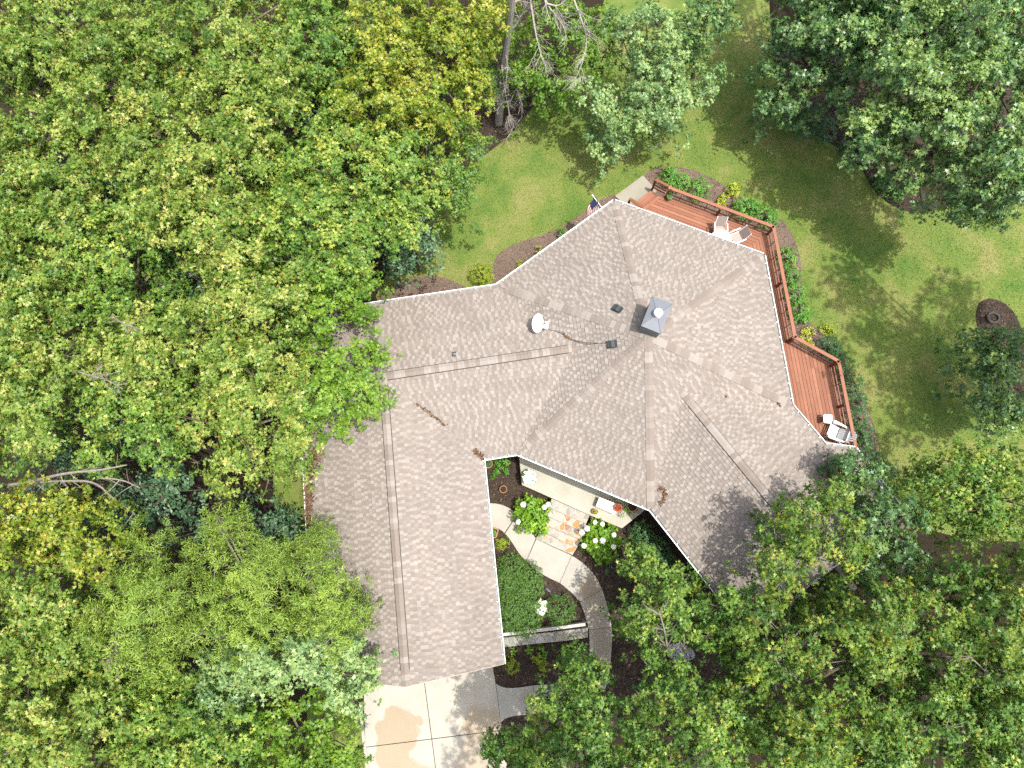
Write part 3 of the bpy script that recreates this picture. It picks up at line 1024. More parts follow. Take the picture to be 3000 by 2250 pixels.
pts = [np.asarray(on_roof(*p)[0]) + [0, 0, .03] for p in ((1665, 990), (1685, 1001), (1710, 1009), (1735, 1010), (1750, 1006))]
mb = MB(); mb.tube(smooth_line(pts, 2), .009, 5); mb.build('cable', M['cable'], dish)

# leaf debris lying on the roof (uncountable)
def debris(name, line, width, n, size=.05):
    pts = smooth_line([np.append(np.asarray(p, float), 0) for p in line], 2)[:, :2]
    seg = np.linalg.norm(np.diff(pts, axis=0), axis=1); cum = np.insert(np.cumsum(seg), 0, 0)
    V = []; T = []
    for _ in range(n):
        t = random.random() * cum[-1]
        i = min(len(seg) - 1, int(np.searchsorted(cum, t) - 1)); i = max(i, 0)
        f = (t - cum[i]) / max(seg[i], 1e-6)
        c = pts[i] * (1 - f) + pts[i + 1] * f
        wv = width(t / cum[-1]) if callable(width) else width
        wv = wv * (.35 + 1.1 * abs(math.sin(t * 9.0 + len(line) * 2.3)) )
        c = c + np.array([random.gauss(0, .4), random.gauss(0, .4)]) * wv
        q, nn = on_roof(*c)
        p = q + nn * random.uniform(.025, .06)
        a = random.random() * 6.28; L = size * random.uniform(.5, 1.4)
        u = np.array([math.cos(a), math.sin(a), random.gauss(0, .3)]) * L
        v = np.array([-math.sin(a), math.cos(a), random.gauss(0, .4)]) * L * random.uniform(.25, .6)
        V.append([p - u, p + v, p + u, p - v]); T.append(random.random())
    o = tri_mesh(name, np.array(V), 4, [(0, 3, 1), (1, 3, 2)], M['debris'], np.array(T), None, 'stuff')
    return o
debris('leaf_debris', [(930, 1310), (925, 1340), (915, 1365), (905, 1400), (905, 1450), (904, 1500), (907, 1545)], lambda t: 22 * (1 - t) + 8 * t if t > .25 else 24, 1500, .05)
debris('leaf_debris', [(1218, 1180), (1250, 1203), (1280, 1225), (1305, 1248)], 5, 130, .045)
debris('leaf_debris', [(1390, 1318), (1402, 1332), (1412, 1342)], 8, 200, .05)
debris('leaf_debris', [(1935, 1435), (1944, 1425), (1950, 1448), (1940, 1468), (1935, 1480)], 7, 110, .06)
debris('leaf_debris', [(1650, 978), (1665, 990), (1677, 996)], 3.5, 90, .04)
debris('leaf_debris', [(2416, 1350), (2424, 1385), (2432, 1415), (2436, 1430)], 7, 160, .05)
debris('leaf_debris', [(2278, 1180), (2283, 1190)], 4, 26, .05)
debris('leaf_debris', [(2122, 1158), (2128, 1161)], 2, 10, .05)

# flag on a slanting pole at the north corner
fp0, fp1 = P(1766, 612, 2.5), P(1736, 572.5, 3.3)
flag = thing('flag', 'American flag hanging from a white slanting pole at the roof corner', 'flag', fp0)
mb = MB(); mb.tube([fp0, fp1], [.02, .018], 8); mb.lathe(fp1, [(.0, .06), (.03, .03), (.03, .0), (.0, -.02)], 8); mb.build('pole', M['plastic_white'], flag)
M['flag_red'] = simple('flag_red', (.38, .03, .035), .8); M['flag_white'] = simple('flag_white', (.72, .70, .68), .8); M['flag_blue'] = simple('flag_blue', (.03, .04, .11), .8)
mb = MB()
NU, NV = 18, 13
d_ = (fp0 - fp1)
def fpt(i, j):
    u, v = i / NU, j / NV          # u: fly direction (down), v: along the pole from the tip
    base = fp1 + d_ * (.05 + .85 * v)
    return base + np.array([-.20 * u + .05 * math.sin(u * 7 + v * 5), -.34 * u + .05 * math.sin(v * 9 + u * 3), -.95 * u ** .9]) - d_ * .25 * u * v
stripes = {'r': MB(), 'w': MB(), 'b': MB()}
for j in range(NV):
    for i in range(NU):
        canton = i < 8 and j < 7
        key = 'b' if canton else ('r' if j % 2 == 0 else 'w')
        stripes[key].add([fpt(i, j), fpt(i + 1, j), fpt(i + 1, j + 1), fpt(i, j + 1)], [(0, 1, 2, 3)])
cl_ = MB()
for key, mi in (('r', 0), ('w', 1), ('b', 2)):
    s_ = stripes[key]
    cl_.add(s_.v, s_.f, .5, mi)
nf_ = np.cross(fpt(1, 0) - fpt(0, 0), fpt(0, 1) - fpt(0, 0)); nf_ = unit(nf_)
for sgn in (-1, 1):
    for j in range(6):
        for i in range(7):
            c = (fpt(i, j) + fpt(i + 1, j + 1)) / 2 + (fpt(1, 0) - fpt(0, 0)) * .5 + nf_ * .006 * sgn
            eu, ev = unit(fpt(i + 1, j) - fpt(i, j)), unit(fpt(i, j + 1) - fpt(i, j))
            vv = [c + (eu * math.cos(k * math.pi / 5) + ev * math.sin(k * math.pi / 5)) * (.016 if k % 2 == 0 else .007) for k in range(10)]
            cl_.add(vv, [tuple(range(10))], .5, 1)
cl_.build('cloth', [M['flag_red'], M['flag_white'], M['flag_blue']], flag)

# ------------------------------------------------------------------ porch, steps, stone wall
ZP = .65
porch_o = thing('porch', 'long pale concrete front porch slab below the gutter, raised above the mulch', 'porch', P(1700, 1460, 0))
mb = MB(); mb.prism(pxpoly([(1518, 1310), (1529, 1420.5), (1730, 1510), (1822, 1548), (1889, 1495), (1960, 1440)], ZP), 0, ZP, bevel=.02)
mb.build('slab', M['porch'], porch_o)

def voronoi(poly, n, seedpts=None):
    poly = ccw(poly); pa = np.asarray(poly)
    lo, hi = pa.min(0), pa.max(0)
    pts = []
    tries = 0
    while len(pts) < n and tries < 4000:
        tries += 1
        p = rng.uniform(lo, hi)
        if inpoly(np.array([p[0]]), np.array([p[1]]), poly)[0]:
            if all(np.linalg.norm(p - q) > .65 * math.sqrt(abs(area2(poly)) / n) for q in pts): pts.append(p)
    cells = []
    for i, p in enumerate(pts):
        c = list(poly)
        for j, q in enumerate(pts):
            if i == j: continue
            nv = q - p; m = (p + q) / 2
            c = clip_half(c, nv, float(np.dot(nv, m)))
            if len(c) < 3: break
        if len(c) >= 3: cells.append(c)
    return cells
steps_o = thing('front_steps', 'wide front steps paved with orange and cream flagstones', 'steps', P(1650, 1540, 0))
SL = [((1616, 1461), (1727, 1510)), ((1610, 1487), (1717, 1534)), ((1604, 1512), (1709, 1558)), ((1595, 1535), (1701, 1581)), ((1583, 1556), (1690, 1604)), ((1570, 1578), (1677, 1626))]
zs = [.54, .435, .33, .225, .12]
for k in range(5):
    z = zs[k]
    a, b = SL[k]; c, d_ = SL[k + 1]
    poly = [tuple(P2(*a, z)), tuple(P2(*b, z)), tuple(P2(*d_, z)), tuple(P2(*c, z))]
    mb = MB(); mb.prism(poly, 0, z, bottom=False); mb.build('tread', M['mortar_white'], steps_o)
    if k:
        ra_, rb_ = np.array(P2(*a, z)), np.array(P2(*b, z)); mb = MB(); mb.bar((*ra_, z + .008), (*rb_, z + .008), .022, .03); mb.build('tread_shadow_line', M['vent_and_step_shadow'], steps_o)  # dark bar painted in as the shadow line at the tread edge
    for cell in voronoi(poly, 15):
        cell = shrink(cell, .022)
        if abs(area2(cell)) < .004: continue
        tn = rng.choice([.1, .25, .3, .4, .5, .55, .72, .85, .97], p=[.08, .14, .14, .16, .16, .12, .11, .07, .02])
        mb = MB(); mb.prism(cell, z - .01, z + .012 + random.uniform(0, .006), tn, bottom=False, bevel=.008)
        mb.build('stone', M['stone'], steps_o)
wall_o = thing('stone_wall', 'low grey flagstone-topped garden wall between the boxwoods and the ferns', 'wall', P(1600, 1865, 0))
ZT = .42
wpoly = [(1440, 1872), (1560, 1859), (1650, 1849), (1722, 1839), (1722, 1868), (1660, 1877), (1560, 1887), (1450, 1899)]
wpl = pxpoly(wpoly, ZT)
mb = MB(); mb.prism(wpl, 0, ZT - .03, bottom=False); mb.build('core', M['stonewall'], wall_o)
wtop = pxpoly([(1440, 1872), (1722, 1839), (1722, 1868), (1450, 1899)], ZT)
for cell in voronoi(wtop, 26):
    cell = shrink(cell, .014)
    mb = MB(); mb.prism(cell, ZT - .06, ZT + random.uniform(0, .015), rng.random(), bottom=False, bevel=.01)
    mb.build('stone', M['wallstone'], wall_o)
kx = [(1440, 1863), (1560, 1849), (1650, 1838), (1715, 1829)]
for i in range(3):
    a, b = P(*kx[i], ZT + .08), P(*kx[i + 1], ZT + .08)
    mb = MB(); mb.bar((a[0], a[1], .27), (b[0], b[1], .27), .12, .5); mb.build('ledge', M['stonewall'], wall_o)

# ------------------------------------------------------------------ deck
ZK, ZC = .65, 1.38
Q = [P2(*q, ZC) for q in ((1963, 551), (2266, 664), (2329, 988), (2457, 1058), (2508, 1314))]
deck = thing('deck', 'red-brown stained wooden deck wrapping round the back of the house with railings', 'deck', (*Q[1], 0))
dE = unit(Q[2] - Q[1]); nE2 = np.array([dE[1], -dE[0]])       # towards the house
if np.dot(nE2, A[:2] - Q[1]) < 0: nE2 = -nE2
dN = unit(Q[1] - Q[0]); nN2 = np.array([dN[1], -dN[0]])
if np.dot(nN2, A[:2] - Q[1]) < 0: nN2 = -nN2
bis = unit(dE - dN)
def isect(p, d, q, e):
    den = d[0] * e[1] - d[1] * e[0]
    t = ((q[0] - p[0]) * e[1] - (q[1] - p[1]) * e[0]) / den
    return p + d * t
start = P2(1928, 574, ZK); start_in = P2(1880, 612, ZK)
sd = unit(start_in - start)
inner0 = Q[0] + nN2 * 2.3
M1 = isect(inner0, dN, Q[1], unit(dN * -1 + dE))
NEpoly = ccw([tuple(Q[0]), tuple(Q[1]), tuple(M1), tuple(isect(inner0, dN, start, sd)), tuple(start)])
Q2in = Q[2] + unit(P2(2200, 1060, ZK) - Q[2]) * 2.2
Epoly = ccw([tuple(Q[1]), tuple(Q[2]), tuple(Q2in), tuple(M1)])
Q4in = Q[4] + nE2 * 2.3 + dE * .3
Spoly = ccw([tuple(Q[2]), tuple(Q[3]), tuple(Q[4] + dE * .4), tuple(Q4in), tuple(Q2in)])
def boards(poly, d, org, w=.15, gap=.013, z=ZK, brk=4.0, seams=True):
    pa = np.asarray(poly); n = np.array([-d[1], d[0]])
    tt = (pa - org) @ n; ss = (pa - org) @ d
    k0, k1 = math.floor(tt.min() / w), math.ceil(tt.max() / w)
    for k in range(k0, k1):
        a, b = k * w + gap / 2, (k + 1) * w - gap / 2
        s = ss.min() - random.random() * brk
        while s < ss.max():
            e = s + brk * random.uniform(.8, 1.2)
            rect = [tuple(org + d * s + n * a), tuple(org + d * (e - .004) + n * a), tuple(org + d * (e - .004) + n * b), tuple(org + d * s + n * b)]
            c = clip_convex(ccw(rect), poly)
            if len(c) >= 3 and abs(area2(c)) > .004:
                mb = MB(); mb.prism(c, z - .035, z + random.uniform(-.001, .001), rng.random(), bottom=False)
                mb.build('board', M['wood'], deck)
            s = e
boards(NEpoly, dN, Q[0], brk=3.6)
boards(Epoly, dE, Q[1], brk=4.5)
boards(Spoly, dE, Q[1], brk=4.2)
# picture-frame boards at the mouth of the stair and the lower tread
st0, st1 = P2(1913, 550, .42), P2(1850, 596, .42)
sdir = unit(st1 - st0); nout = np.array([-sdir[1], sdir[0]])
if np.dot(nout, P2(1860, 540, .4) - st0) < 0: nout = -nout
mb = MB(); mb.bar((*(start - nout * .07), ZK + .004), (*(start + sd * 1.3 - nout * .07), ZK + .004), .14, .03, .6); mb.build('edge_board', M['wood'], deck)
tread_a = start + nout * .02; tread_b = start + sd * 1.25 + nout * .02
for k in range(3):
    o_ = nout * (.075 + .145 * k)
    mb = MB(); mb.bar((*(tread_a + o_), .44), (*(tread_b + o_), .44), .138, .035, .35 + .2 * k); mb.build('tread_board', M['wood'], deck)
mb = MB(); mb.bar((*(tread_a + nout * .43), .3), (*(tread_b + nout * .43), .3), .03, .24); mb.build('riser', M['wood_dark'], deck)
mb = MB(); mb.bar((*(tread_a), .52), (*(tread_b), .52), .03, .18); mb.build('riser', M['wood_dark'], deck)
# rim joists
for a, b in ((start, Q[0]), (Q[0], Q[1]), (Q[1], Q[2]), (Q[2], Q[3]), (Q[3], Q[4])):
    mb = MB(); mb.bar((*a, ZK - .15), (*b, ZK - .15), .04, .22); mb.build('rim_joist', M['wood_dark'], deck)
# railings
def post(p, z0, z1, w=.095, mat='wood'):
    mb = MB(); mb.box((p[0], p[1], (z0 + z1) / 2), (w, w, z1 - z0), np.array([[dN[0], -dN[1], 0], [dN[1], dN[0], 0], [0, 0, 1]]), .1)
    mb.build('post', M['wood_dark'], deck)
def rail_run(a, b, nposts, z0=ZK, capz=ZC, first=True, last=True, bal=3):
    a, b = np.asarray(a), np.asarray(b); d = unit(b - a); L = np.linalg.norm(b - a)
    inn = np.array([d[1], -d[0]])
    if np.dot(inn, A[:2] - a) < 0: inn = -inn
    off = inn * .06
    mb = MB(); mb.bar((*(a - d * .03), capz), (*(b + d * .03), capz), .14, .035, .75); mb.build('rail_cap', M['wood'], deck)
    for zz, w, h in ((capz - .08, .035, .08), (z0 + .22, .045, .07)):
        mb = MB(); mb.bar((*(a + off * .2), zz), (*(b + off * .2), zz), w, h, .4); mb.build('rail', M['wood'], deck)
    for k in range(nposts + 1):
        if (k == 0 and not first) or (k == nposts and not last): continue
        p = a + d * (L * k / nposts) + off
        post(p, z0 - .2, capz - .02)
    for k in range(nposts):
        for j in range(1, bal):
            p = a + d * L * (k + j / bal) / nposts + off * .6
            mb = MB(); mb.box((*p, (z0 + capz) / 2), (.024, .024, capz - z0 - .04), None, .2); mb.build('baluster', M['wood_dark'], deck)
rail_run(Q[0], Q[1], 2, bal=4)
rail_run(Q[1], Q[2], 2, first=False, bal=4)
rail_run(Q[2], Q[3], 1, bal=2)
rail_run(Q[3], Q[4], 2, first=False, bal=2)
# newel with cap at the stair, and the two short stair rails
mb = MB(); mb.box((*Q[0], ZC + .04), (.16, .16, .05), None, .8); mb.build('newel_cap', M['wood'], deck)
ra, rb = P(1922, 527, 1.1), P(1958, 545, ZC)
mb = MB(); mb.bar(ra, rb, .12, .04, .6); mb.build('rail_cap', M['wood'], deck)
mb = MB(); mb.bar(ra - [0, 0, .45], rb - [0, 0, .45], .04, .07, .4); mb.build('rail', M['wood'], deck)
mb = MB(); mb.bar(ra - [0, 0, .7], rb - [0, 0, .7], .04, .07, .4); mb.build('rail', M['wood'], deck)
post(ra[:2], 0, 1.1)
la, lb = P(1846, 583, 1.1), P(1880, 605, 1.35)
mb = MB(); mb.bar(la, lb, .14, .045, .3); mb.build('rail_cap', M['wood'], deck)
mb = MB(); mb.bar(la - [0, 0, .5], lb - [0, 0, .5], .04, .07, .4); mb.build('rail', M['wood'], deck)
post(la[:2], 0, 1.1); post(lb[:2], .3, 1.35)

# ------------------------------------------------------------------ furniture
def rotz(a): return np.array([[math.cos(a), -math.sin(a), 0], [math.sin(a), math.cos(a), 0], [0, 0, 1]])
def patio_chair(c, ang, label, group):
    t = thing('patio_chair', label, 'chair', c, group)
    R = rotz(ang); c = np.asarray(c)
    W = lambda x, y, z: c + R @ np.array([x, y, z])          # +y is the front
    for s in (-1, 1):
        for (y0, y1) in ((.22, .26), (-.20, -.26)):
            mb = MB(); mb.tube([W(.27*s, y0, .62 if y0 > 0 else .60), W(.28*s, y1, 0)], .016, 7); mb.build('leg', M['plastic_white'], t)
        mb = MB(); mb.tube([W(.27*s, .27, .60), W(.28*s, .1, .64), W(.28*s, -.25, .64)], [.02, .028, .022], 8); mb.build('armrest', M['plastic_white'], t)
        mb = MB(); mb.tube([W(.23*s, .24, .42), W(.23*s, -.2, .40), W(.22*s, -.42, .92)], .015, 7); mb.build('side_frame', M['plastic_white'], t)
    mb = MB(); vv = [W(-.22, .24, .425), W(.22, .24, .425), W(.22, -.2, .405), W(-.22, -.2, .405)]
    vv2 = [v - np.array([0, 0, .012]) for v in vv]; mb.add(vv + vv2, [(0, 3, 2, 1), (4, 5, 6, 7), (0, 1, 5, 4), (1, 2, 6, 5), (2, 3, 7, 6), (3, 0, 4, 7)]); mb.build('seat', M['sling'], t)
    mb = MB(); vv = [W(-.22, -.2, .41), W(.22, -.2, .41), W(.21, -.42, .92), W(-.21, -.42, .92)]
    vv2 = [v + R @ np.array([0, -.012, -.004]) for v in vv]; mb.add(vv + vv2, [(0, 1, 2, 3), (4, 7, 6, 5), (0, 4, 5, 1), (1, 5, 6, 2), (2, 6, 7, 3), (3, 7, 4, 0)]); mb.build('backrest', M['sling'], t)
    return t
patio_chair(P(2106, 678, ZK + .3) * [1, 1, 0] + [0, 0, ZK], math.radians(176), 'grey sling patio chair with white frame, nearer the deck stair', 'patio chairs at the glass table')
patio_chair(P(2157, 698, ZK + .35) * [1, 1, 0] + [0, 0, ZK], math.radians(112), 'grey sling patio chair with white frame, nearer the deck corner', 'patio chairs at the glass table')
tc = P(2113, 700, ZK + .72); tc[2] = ZK
tb = thing('patio_table', 'round glass patio table with a white rim, half under the eave', 'table', tc)
mb = MB(); mb.lathe(tc + [0, 0, .70], [(.42, 0), (.42, .012)], 32); mb.build('glass_top', M['glass'], tb)
rimp = [tc + np.array([.43 * math.cos(a), .43 * math.sin(a), .706]) for a in np.linspace(0, 2*math.pi, 33)]
mb = MB(); mb.tube(rimp, .021, 7, cap=False); mb.build('rim', M['plastic_white'], tb)
for k in range(4):
    a = k * math.pi / 2 + .4
    mb = MB(); mb.tube([tc + [.38*math.cos(a), .38*math.sin(a), .69], tc + [.32*math.cos(a), .32*math.sin(a), 0]], .016, 7); mb.build('leg', M['plastic_white'], tb)
# side table
sc_ = P(2426, 1227, ZK + .42); sc_[2] = ZK
stb = thing('side_table', 'small square white plastic side table beside the slatted armchair', 'table', sc_)
R = rotz(math.radians(-4))
def rrect(w, h, r, n=4):
    out = []
    for cx, cy2, a0 in ((w/2 - r, h/2 - r, 0), (-w/2 + r, h/2 - r, 90), (-w/2 + r, -h/2 + r, 180), (w/2 - r, -h/2 + r, 270)):
        for k in range(n + 1):
            a = math.radians(a0 + 90 * k / n); out.append((cx + r * math.cos(a), cy2 + r * math.sin(a)))
    return out
top = [tuple((R @ np.array([x, y, 0]))[:2] + sc_[:2]) for x, y in rrect(.37, .37, .07)]
mb = MB(); mb.prism(top, ZK + .40, ZK + .425, bevel=.012); mb.build('top', M['plastic_white'], stb)
for sx_ in (-1, 1):
    for sy_ in (-1, 1):
        mb = MB(); mb.bar(sc_ + R @ np.array([.13*sx_, .13*sy_, .40]), sc_ + R @ np.array([.15*sx_, .15*sy_, 0]), .05, .03); mb.build('leg', M['plastic_white'], stb)
# adirondack armchair
ac = P(2453, 1268, ZK + .35); ac[2] = ZK
adi = thing('adirondack_chair', 'weathered grey-white slatted armchair with fan back against the deck rail', 'chair', ac)
aa = math.radians(65)
R = rotz(aa)               # +y is the front of the chair
W = lambda x, y, z: ac + R @ np.array([x, y, z])
for k in range(6):
    y = .36 - k * .075; z = .37 - k * .028
    mb = MB(); mb.bar(W(-.25, y, z), W(.25, y, z), .06, .018); mb.build('seat_slat', M['adiron'], adi)
for k in range(7):
    x0 = (k - 3) * .068; x1 = (k - 3) * .092
    ln = .62 - .022 * (k - 3) ** 2
    mb = MB(); a0 = W(x0, -.08, .24); a1 = W(x1, -.08 - .52 * ln / .62, .24 + ln * 1.02)
    mb.bar(a0, a1, .064, .016, up=tuple(R @ np.array([0, 1.0, .5]))); mb.build('back_slat', M['adiron'], adi)
mb = MB(); mb.bar(W(-.26, -.34, .66), W(.26, -.34, .66), .05, .03); mb.build('back_rail', M['adiron'], adi)
for s in (-1, 1):
    arm = [(.26*s, .36), (.37*s, .38), (.41*s, .30), (.38*s, .0), (.33*s, -.32), (.27*s, -.32), (.29*s, .0), (.26*s, .30)]
    mb = MB(); mb.prism([tuple(W(x, y, 0)[:2]) for x, y in arm], ZK + .53, ZK + .555); mb.build('armrest', M['adiron'], adi)
    mb = MB(); mb.bar(W(.31*s, .32, .53), W(.31*s, .33, 0), .09, .03); mb.build('leg', M['adiron'], adi)
    mb = MB(); mb.bar(W(.27*s, .36, .33), W(.27*s, -.45, .04), .10, .03, up=(1, 0, 0)); mb.build('side_rail', M['adiron'], adi)

# ------------------------------------------------------------------ foliage engine
LEAF3 = [(0, 1, 2), (0, 3, 1), (4, 5, 6)]
def leaves(pos, nrm_, k, L, width, rngl, tint_base, elev=(-.35, .45), spread=1.0, lobed=True, jitter=.03):
    """rosettes at pos with axes nrm_; returns (N,6,3) or (N,4,3) verts and tints"""
    n = len(pos)
    nrm_ = nrm_ / (np.linalg.norm(nrm_, axis=1, keepdims=True) + 1e-9)
    ref = np.where(np.abs(nrm_[:, 2:3]) < .9, np.array([[0, 0, 1.0]]), np.array([[1.0, 0, 0]]))
    t1 = np.cross(ref, nrm_); t1 /= np.linalg.norm(t1, axis=1, keepdims=True) + 1e-9
    t2 = np.cross(nrm_, t1)
    ang = (np.arange(k)[None] / k * 2*np.pi + rngl.uniform(0, 2*np.pi, (n, 1)) + rngl.normal(0, .35, (n, k)))
    el = rngl.uniform(elev[0], elev[1], (n, k))
    d = (np.cos(ang)[..., None] * t1[:, None] + np.sin(ang)[..., None] * t2[:, None]) * np.cos(el)[..., None] + nrm_[:, None] * np.sin(el)[..., None]
    nn = nrm_[:, None] * np.cos(el)[..., None] - (np.cos(ang)[..., None] * t1[:, None] + np.sin(ang)[..., None] * t2[:, None]) * np.sin(el)[..., None]
    nn = nn + rngl.normal(0, .28, nn.shape)
    s = np.cross(d, nn); s /= np.linalg.norm(s, axis=2, keepdims=True) + 1e-9
    nn = np.cross(s, d)
    Ls = L * rngl.uniform(.7, 1.25, (n, k))[..., None]
    base = pos[:, None] + d * Ls * .12 * spread + rngl.normal(0, jitter, (n, k, 3))
    Wd = Ls * width
    tip = base + d * Ls - nn * Ls * .14
    if lobed:
        # two side lobes and the long tip lobe, as three pointed triangles
        tl, tr = base + d * Ls * .56 + s * Wd * .58 + nn * Ls * .05, base + d * Ls * .50 - s * Wd * .58 + nn * Ls * .05
        c1, c2 = base + d * Ls * .10, base + d * Ls * .58
        ml2, mr2 = base + d * Ls * .06 + s * Wd * .24, base + d * Ls * .06 - s * Wd * .24
        V = np.stack([c1, c2, tl, tr, ml2, mr2, tip], 2).reshape(-1, 7, 3)
    else:
        l1 = base + d * Ls * .45 + s * Wd * .5 + nn * Ls * .05
        r1 = base + d * Ls * .45 - s * Wd * .5 + nn * Ls * .05
        V = np.stack([base, l1, tip, r1], 2).reshape(-1, 4, 3)
    T = np.clip(np.repeat(tint_base[:, None], k, 1) + rngl.normal(0, .16, (n, k)), 0, .93).reshape(-1)
    return V, T

SPECIES = {   # leaf length, width ratio, leaves per rosette, rosettes per m2 of lobe, lobed, orange share, elev
    'oak_yellow': dict(L=0.160, w=.60, k=7, dens=35, lobed=True, orange=.40, elev=(-.75, .7)),
    'oak_tip':    dict(L=0.165, w=.60, k=7, dens=35, lobed=True, orange=.45, elev=(-.75, .7)),
    'oak_gold':   dict(L=0.160, w=.60, k=7, dens=35, lobed=True, orange=.38, elev=(-.75, .7)),
    'oak_green':  dict(L=0.163, w=.60, k=7, dens=35, lobed=True, orange=.20, elev=(-.75, .6)),
    'oak_pale':   dict(L=0.171, w=.62, k=8, dens=35, lobed=True, orange=.10, elev=(-.6, .5)),
    'oak_deep':   dict(L=0.182, w=.66, k=7, dens=32, lobed=True, orange=.14, elev=(-.6, .5)),
    'maple':      dict(L=0.143, w=.75, k=7, dens=27, lobed=True, orange=.0, elev=(-.6, .5)),
    'teal':       dict(L=0.155, w=.6, k=6, dens=24, lobed=False, orange=.0, elev=(-.4, .35)),
    'pine':       dict(L=.15, w=.13, k=12, dens=58, lobed=False, orange=.0, elev=(.0, .9)),
}
DENS = 0.84
TOTAL = [0]
def tree(species, label, circles, base=None, dens=1.0, bark='bark', name=None, trunk_r=.16, group='trees around the house', dead=0, tintb=.5, lean=1.0):
    sp = SPECIES[species]
    name = name or ('pine_tree' if species == 'pine' else 'maple_tree' if species == 'maple' else 'oak_tree' if species.startswith('oak') else 'understory_tree')
    cs_ = [(P(a, b, z), r / ppm(a, b, z), z) for a, b, r, z in circles]
    cen = np.mean([c for c, _, _ in cs_], 0)
    if base is None: bp = np.array([cen[0], cen[1], 0.0])
    else: bp = P(base[0], base[1], 0)
    t = thing(name, label, 'tree', bp, group)
    lc, lr, lt, low = [], [], [], []
    for c, R, z in cs_:
        n = max(4, int(R * R * 4.2))
        pts = []
        tries = 0
        md = .75 * R / math.sqrt(n)
        while len(pts) < n and tries < n * 40:
            tries += 1
            a = rng.uniform(0, 2*math.pi); rr = max(R - .42, R * .6) * math.sqrt(rng.random())
            p = np.array([rr * math.cos(a), rr * math.sin(a)])
            if all((p[0]-q[0])**2 + (p[1]-q[1])**2 > md*md for q in pts): pts.append(p)
        for p in pts:
            dd = np.linalg.norm(p) / R
            lc.append([c[0] + p[0], c[1] + p[1], c[2] - 1.25 * dd * dd * min(R, 2.2) + rng.normal(0, .5)])
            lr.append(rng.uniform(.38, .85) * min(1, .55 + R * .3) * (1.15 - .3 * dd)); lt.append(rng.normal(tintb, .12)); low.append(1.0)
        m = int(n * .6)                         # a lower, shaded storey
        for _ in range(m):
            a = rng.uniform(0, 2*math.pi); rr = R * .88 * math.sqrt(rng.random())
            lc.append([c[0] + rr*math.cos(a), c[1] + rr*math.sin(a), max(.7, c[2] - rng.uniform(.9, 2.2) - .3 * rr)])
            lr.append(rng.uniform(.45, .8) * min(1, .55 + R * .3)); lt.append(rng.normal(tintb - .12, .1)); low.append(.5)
    lc, lr, lt, low = np.array(lc), np.array(lr), np.array(lt), np.array(low)
    nr = np.maximum(6, (sp['dens'] * dens * DENS * 2.9 * lr * lr * low).astype(int))
    # crowns run on beyond the frame, thinning out well outside it
    px_ = np.array([to_px(q) for q in lc])
    away = np.maximum.reduce([-px_[:, 0], px_[:, 0] - 3000, -px_[:, 1], px_[:, 1] - 2250])
    nr = np.where((away > 90) & (lc[:, 2] < 10), nr // 5, nr)
    idx = np.repeat(np.arange(len(lc)), nr)
    N = len(idx)
    # every lobe carries a handful of sprays; rosettes cluster round the sprays and leave gaps between them
    nsub = np.maximum(4, (lr * lr * 22 + 3).astype(int))
    sub0 = np.concatenate([[0], np.cumsum(nsub)[:-1]])
    S = int(nsub.sum()); si = np.repeat(np.arange(len(lc)), nsub)
    sd_ = rng.normal(size=(S, 3)); sd_[:, 2] = np.abs(sd_[:, 2]) - .3
    sd_ /= np.linalg.norm(sd_, axis=1, keepdims=True)
    spos = lc[si] + sd_ * (lr[si] * rng.uniform(.5, 1.05, S))[:, None] * np.array([1, 1, .85])
    stint = rng.normal(0, .10, S)
    pick = sub0[idx] + (rng.random(N) * nsub[idx]).astype(int)
    outw = spos[pick] - cen; outw[:, 2] *= .3
    outw /= np.linalg.norm(outw, axis=1, keepdims=True) + 1e-6
    loc = rng.normal(0, .115, (N, 3)); loc[:, 2] *= .7
    if species == 'pine': loc = rng.normal(0, .07, (N, 3)) + outw * rng.uniform(-.28, .28, (N, 1))
    pos = spos[pick] + loc
    d = sd_[pick] + loc * 2.0
    d /= np.linalg.norm(d, axis=1, keepdims=True) + 1e-6
    if species == 'pine':
        ax = outw * .9 + d * .35 + np.array([0, 0, .55]) + rng.normal(0, .2, (N, 3))
    else:
        ax = d * .7 + np.array([0, 0, .75]) + outw * .25 + rng.normal(0, .3, (N, 3))
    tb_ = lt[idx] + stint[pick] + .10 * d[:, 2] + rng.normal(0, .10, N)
    V, T = leaves(pos, ax, sp['k'], sp['L'], sp['w'], rng, tb_, sp['elev'], lobed=sp['lobed'])
    fs = LEAF3 if sp['lobed'] else [(0, 1, 2), (0, 2, 3)]
    if sp['orange'] > 0:                          # orange-brown new shoots at the twig tips
        k = rng.random(N) < sp['orange']
        Vo, To = leaves(pos[k] + ax[k] * .03, ax[k], 3, sp['L'] * .75, .085, rng, np.ones(k.sum()), (-.1, .9), lobed=True, jitter=.01)
        V = np.concatenate([V, Vo]); T = np.concatenate([T, np.full(len(Vo), .98)])
    TOTAL[0] += len(V) * len(fs)
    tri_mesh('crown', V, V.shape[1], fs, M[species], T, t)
    # trunk and limbs
    mb = MB()
    ztop = max(z for _, _, z in cs_) - .8
    top = np.array([cen[0], cen[1], max(1.2, min(ztop, cen[2] - .6))])
    m1 = bp * .6 + top * .4 + np.array([rng.normal(0, .12), rng.normal(0, .12), 0])
    mb.tube(smooth_line([bp - [0, 0, .05], bp + (m1 - bp) * .5, m1, top], 1), np.linspace(trunk_r, trunk_r * .35, 8)[:8] if False else list(np.linspace(trunk_r, trunk_r * .35, len(smooth_line([bp, bp, m1, top], 1)))), 8)
    order = rng.permutation(len(lc))[:max(8, len(lc) // 3)]
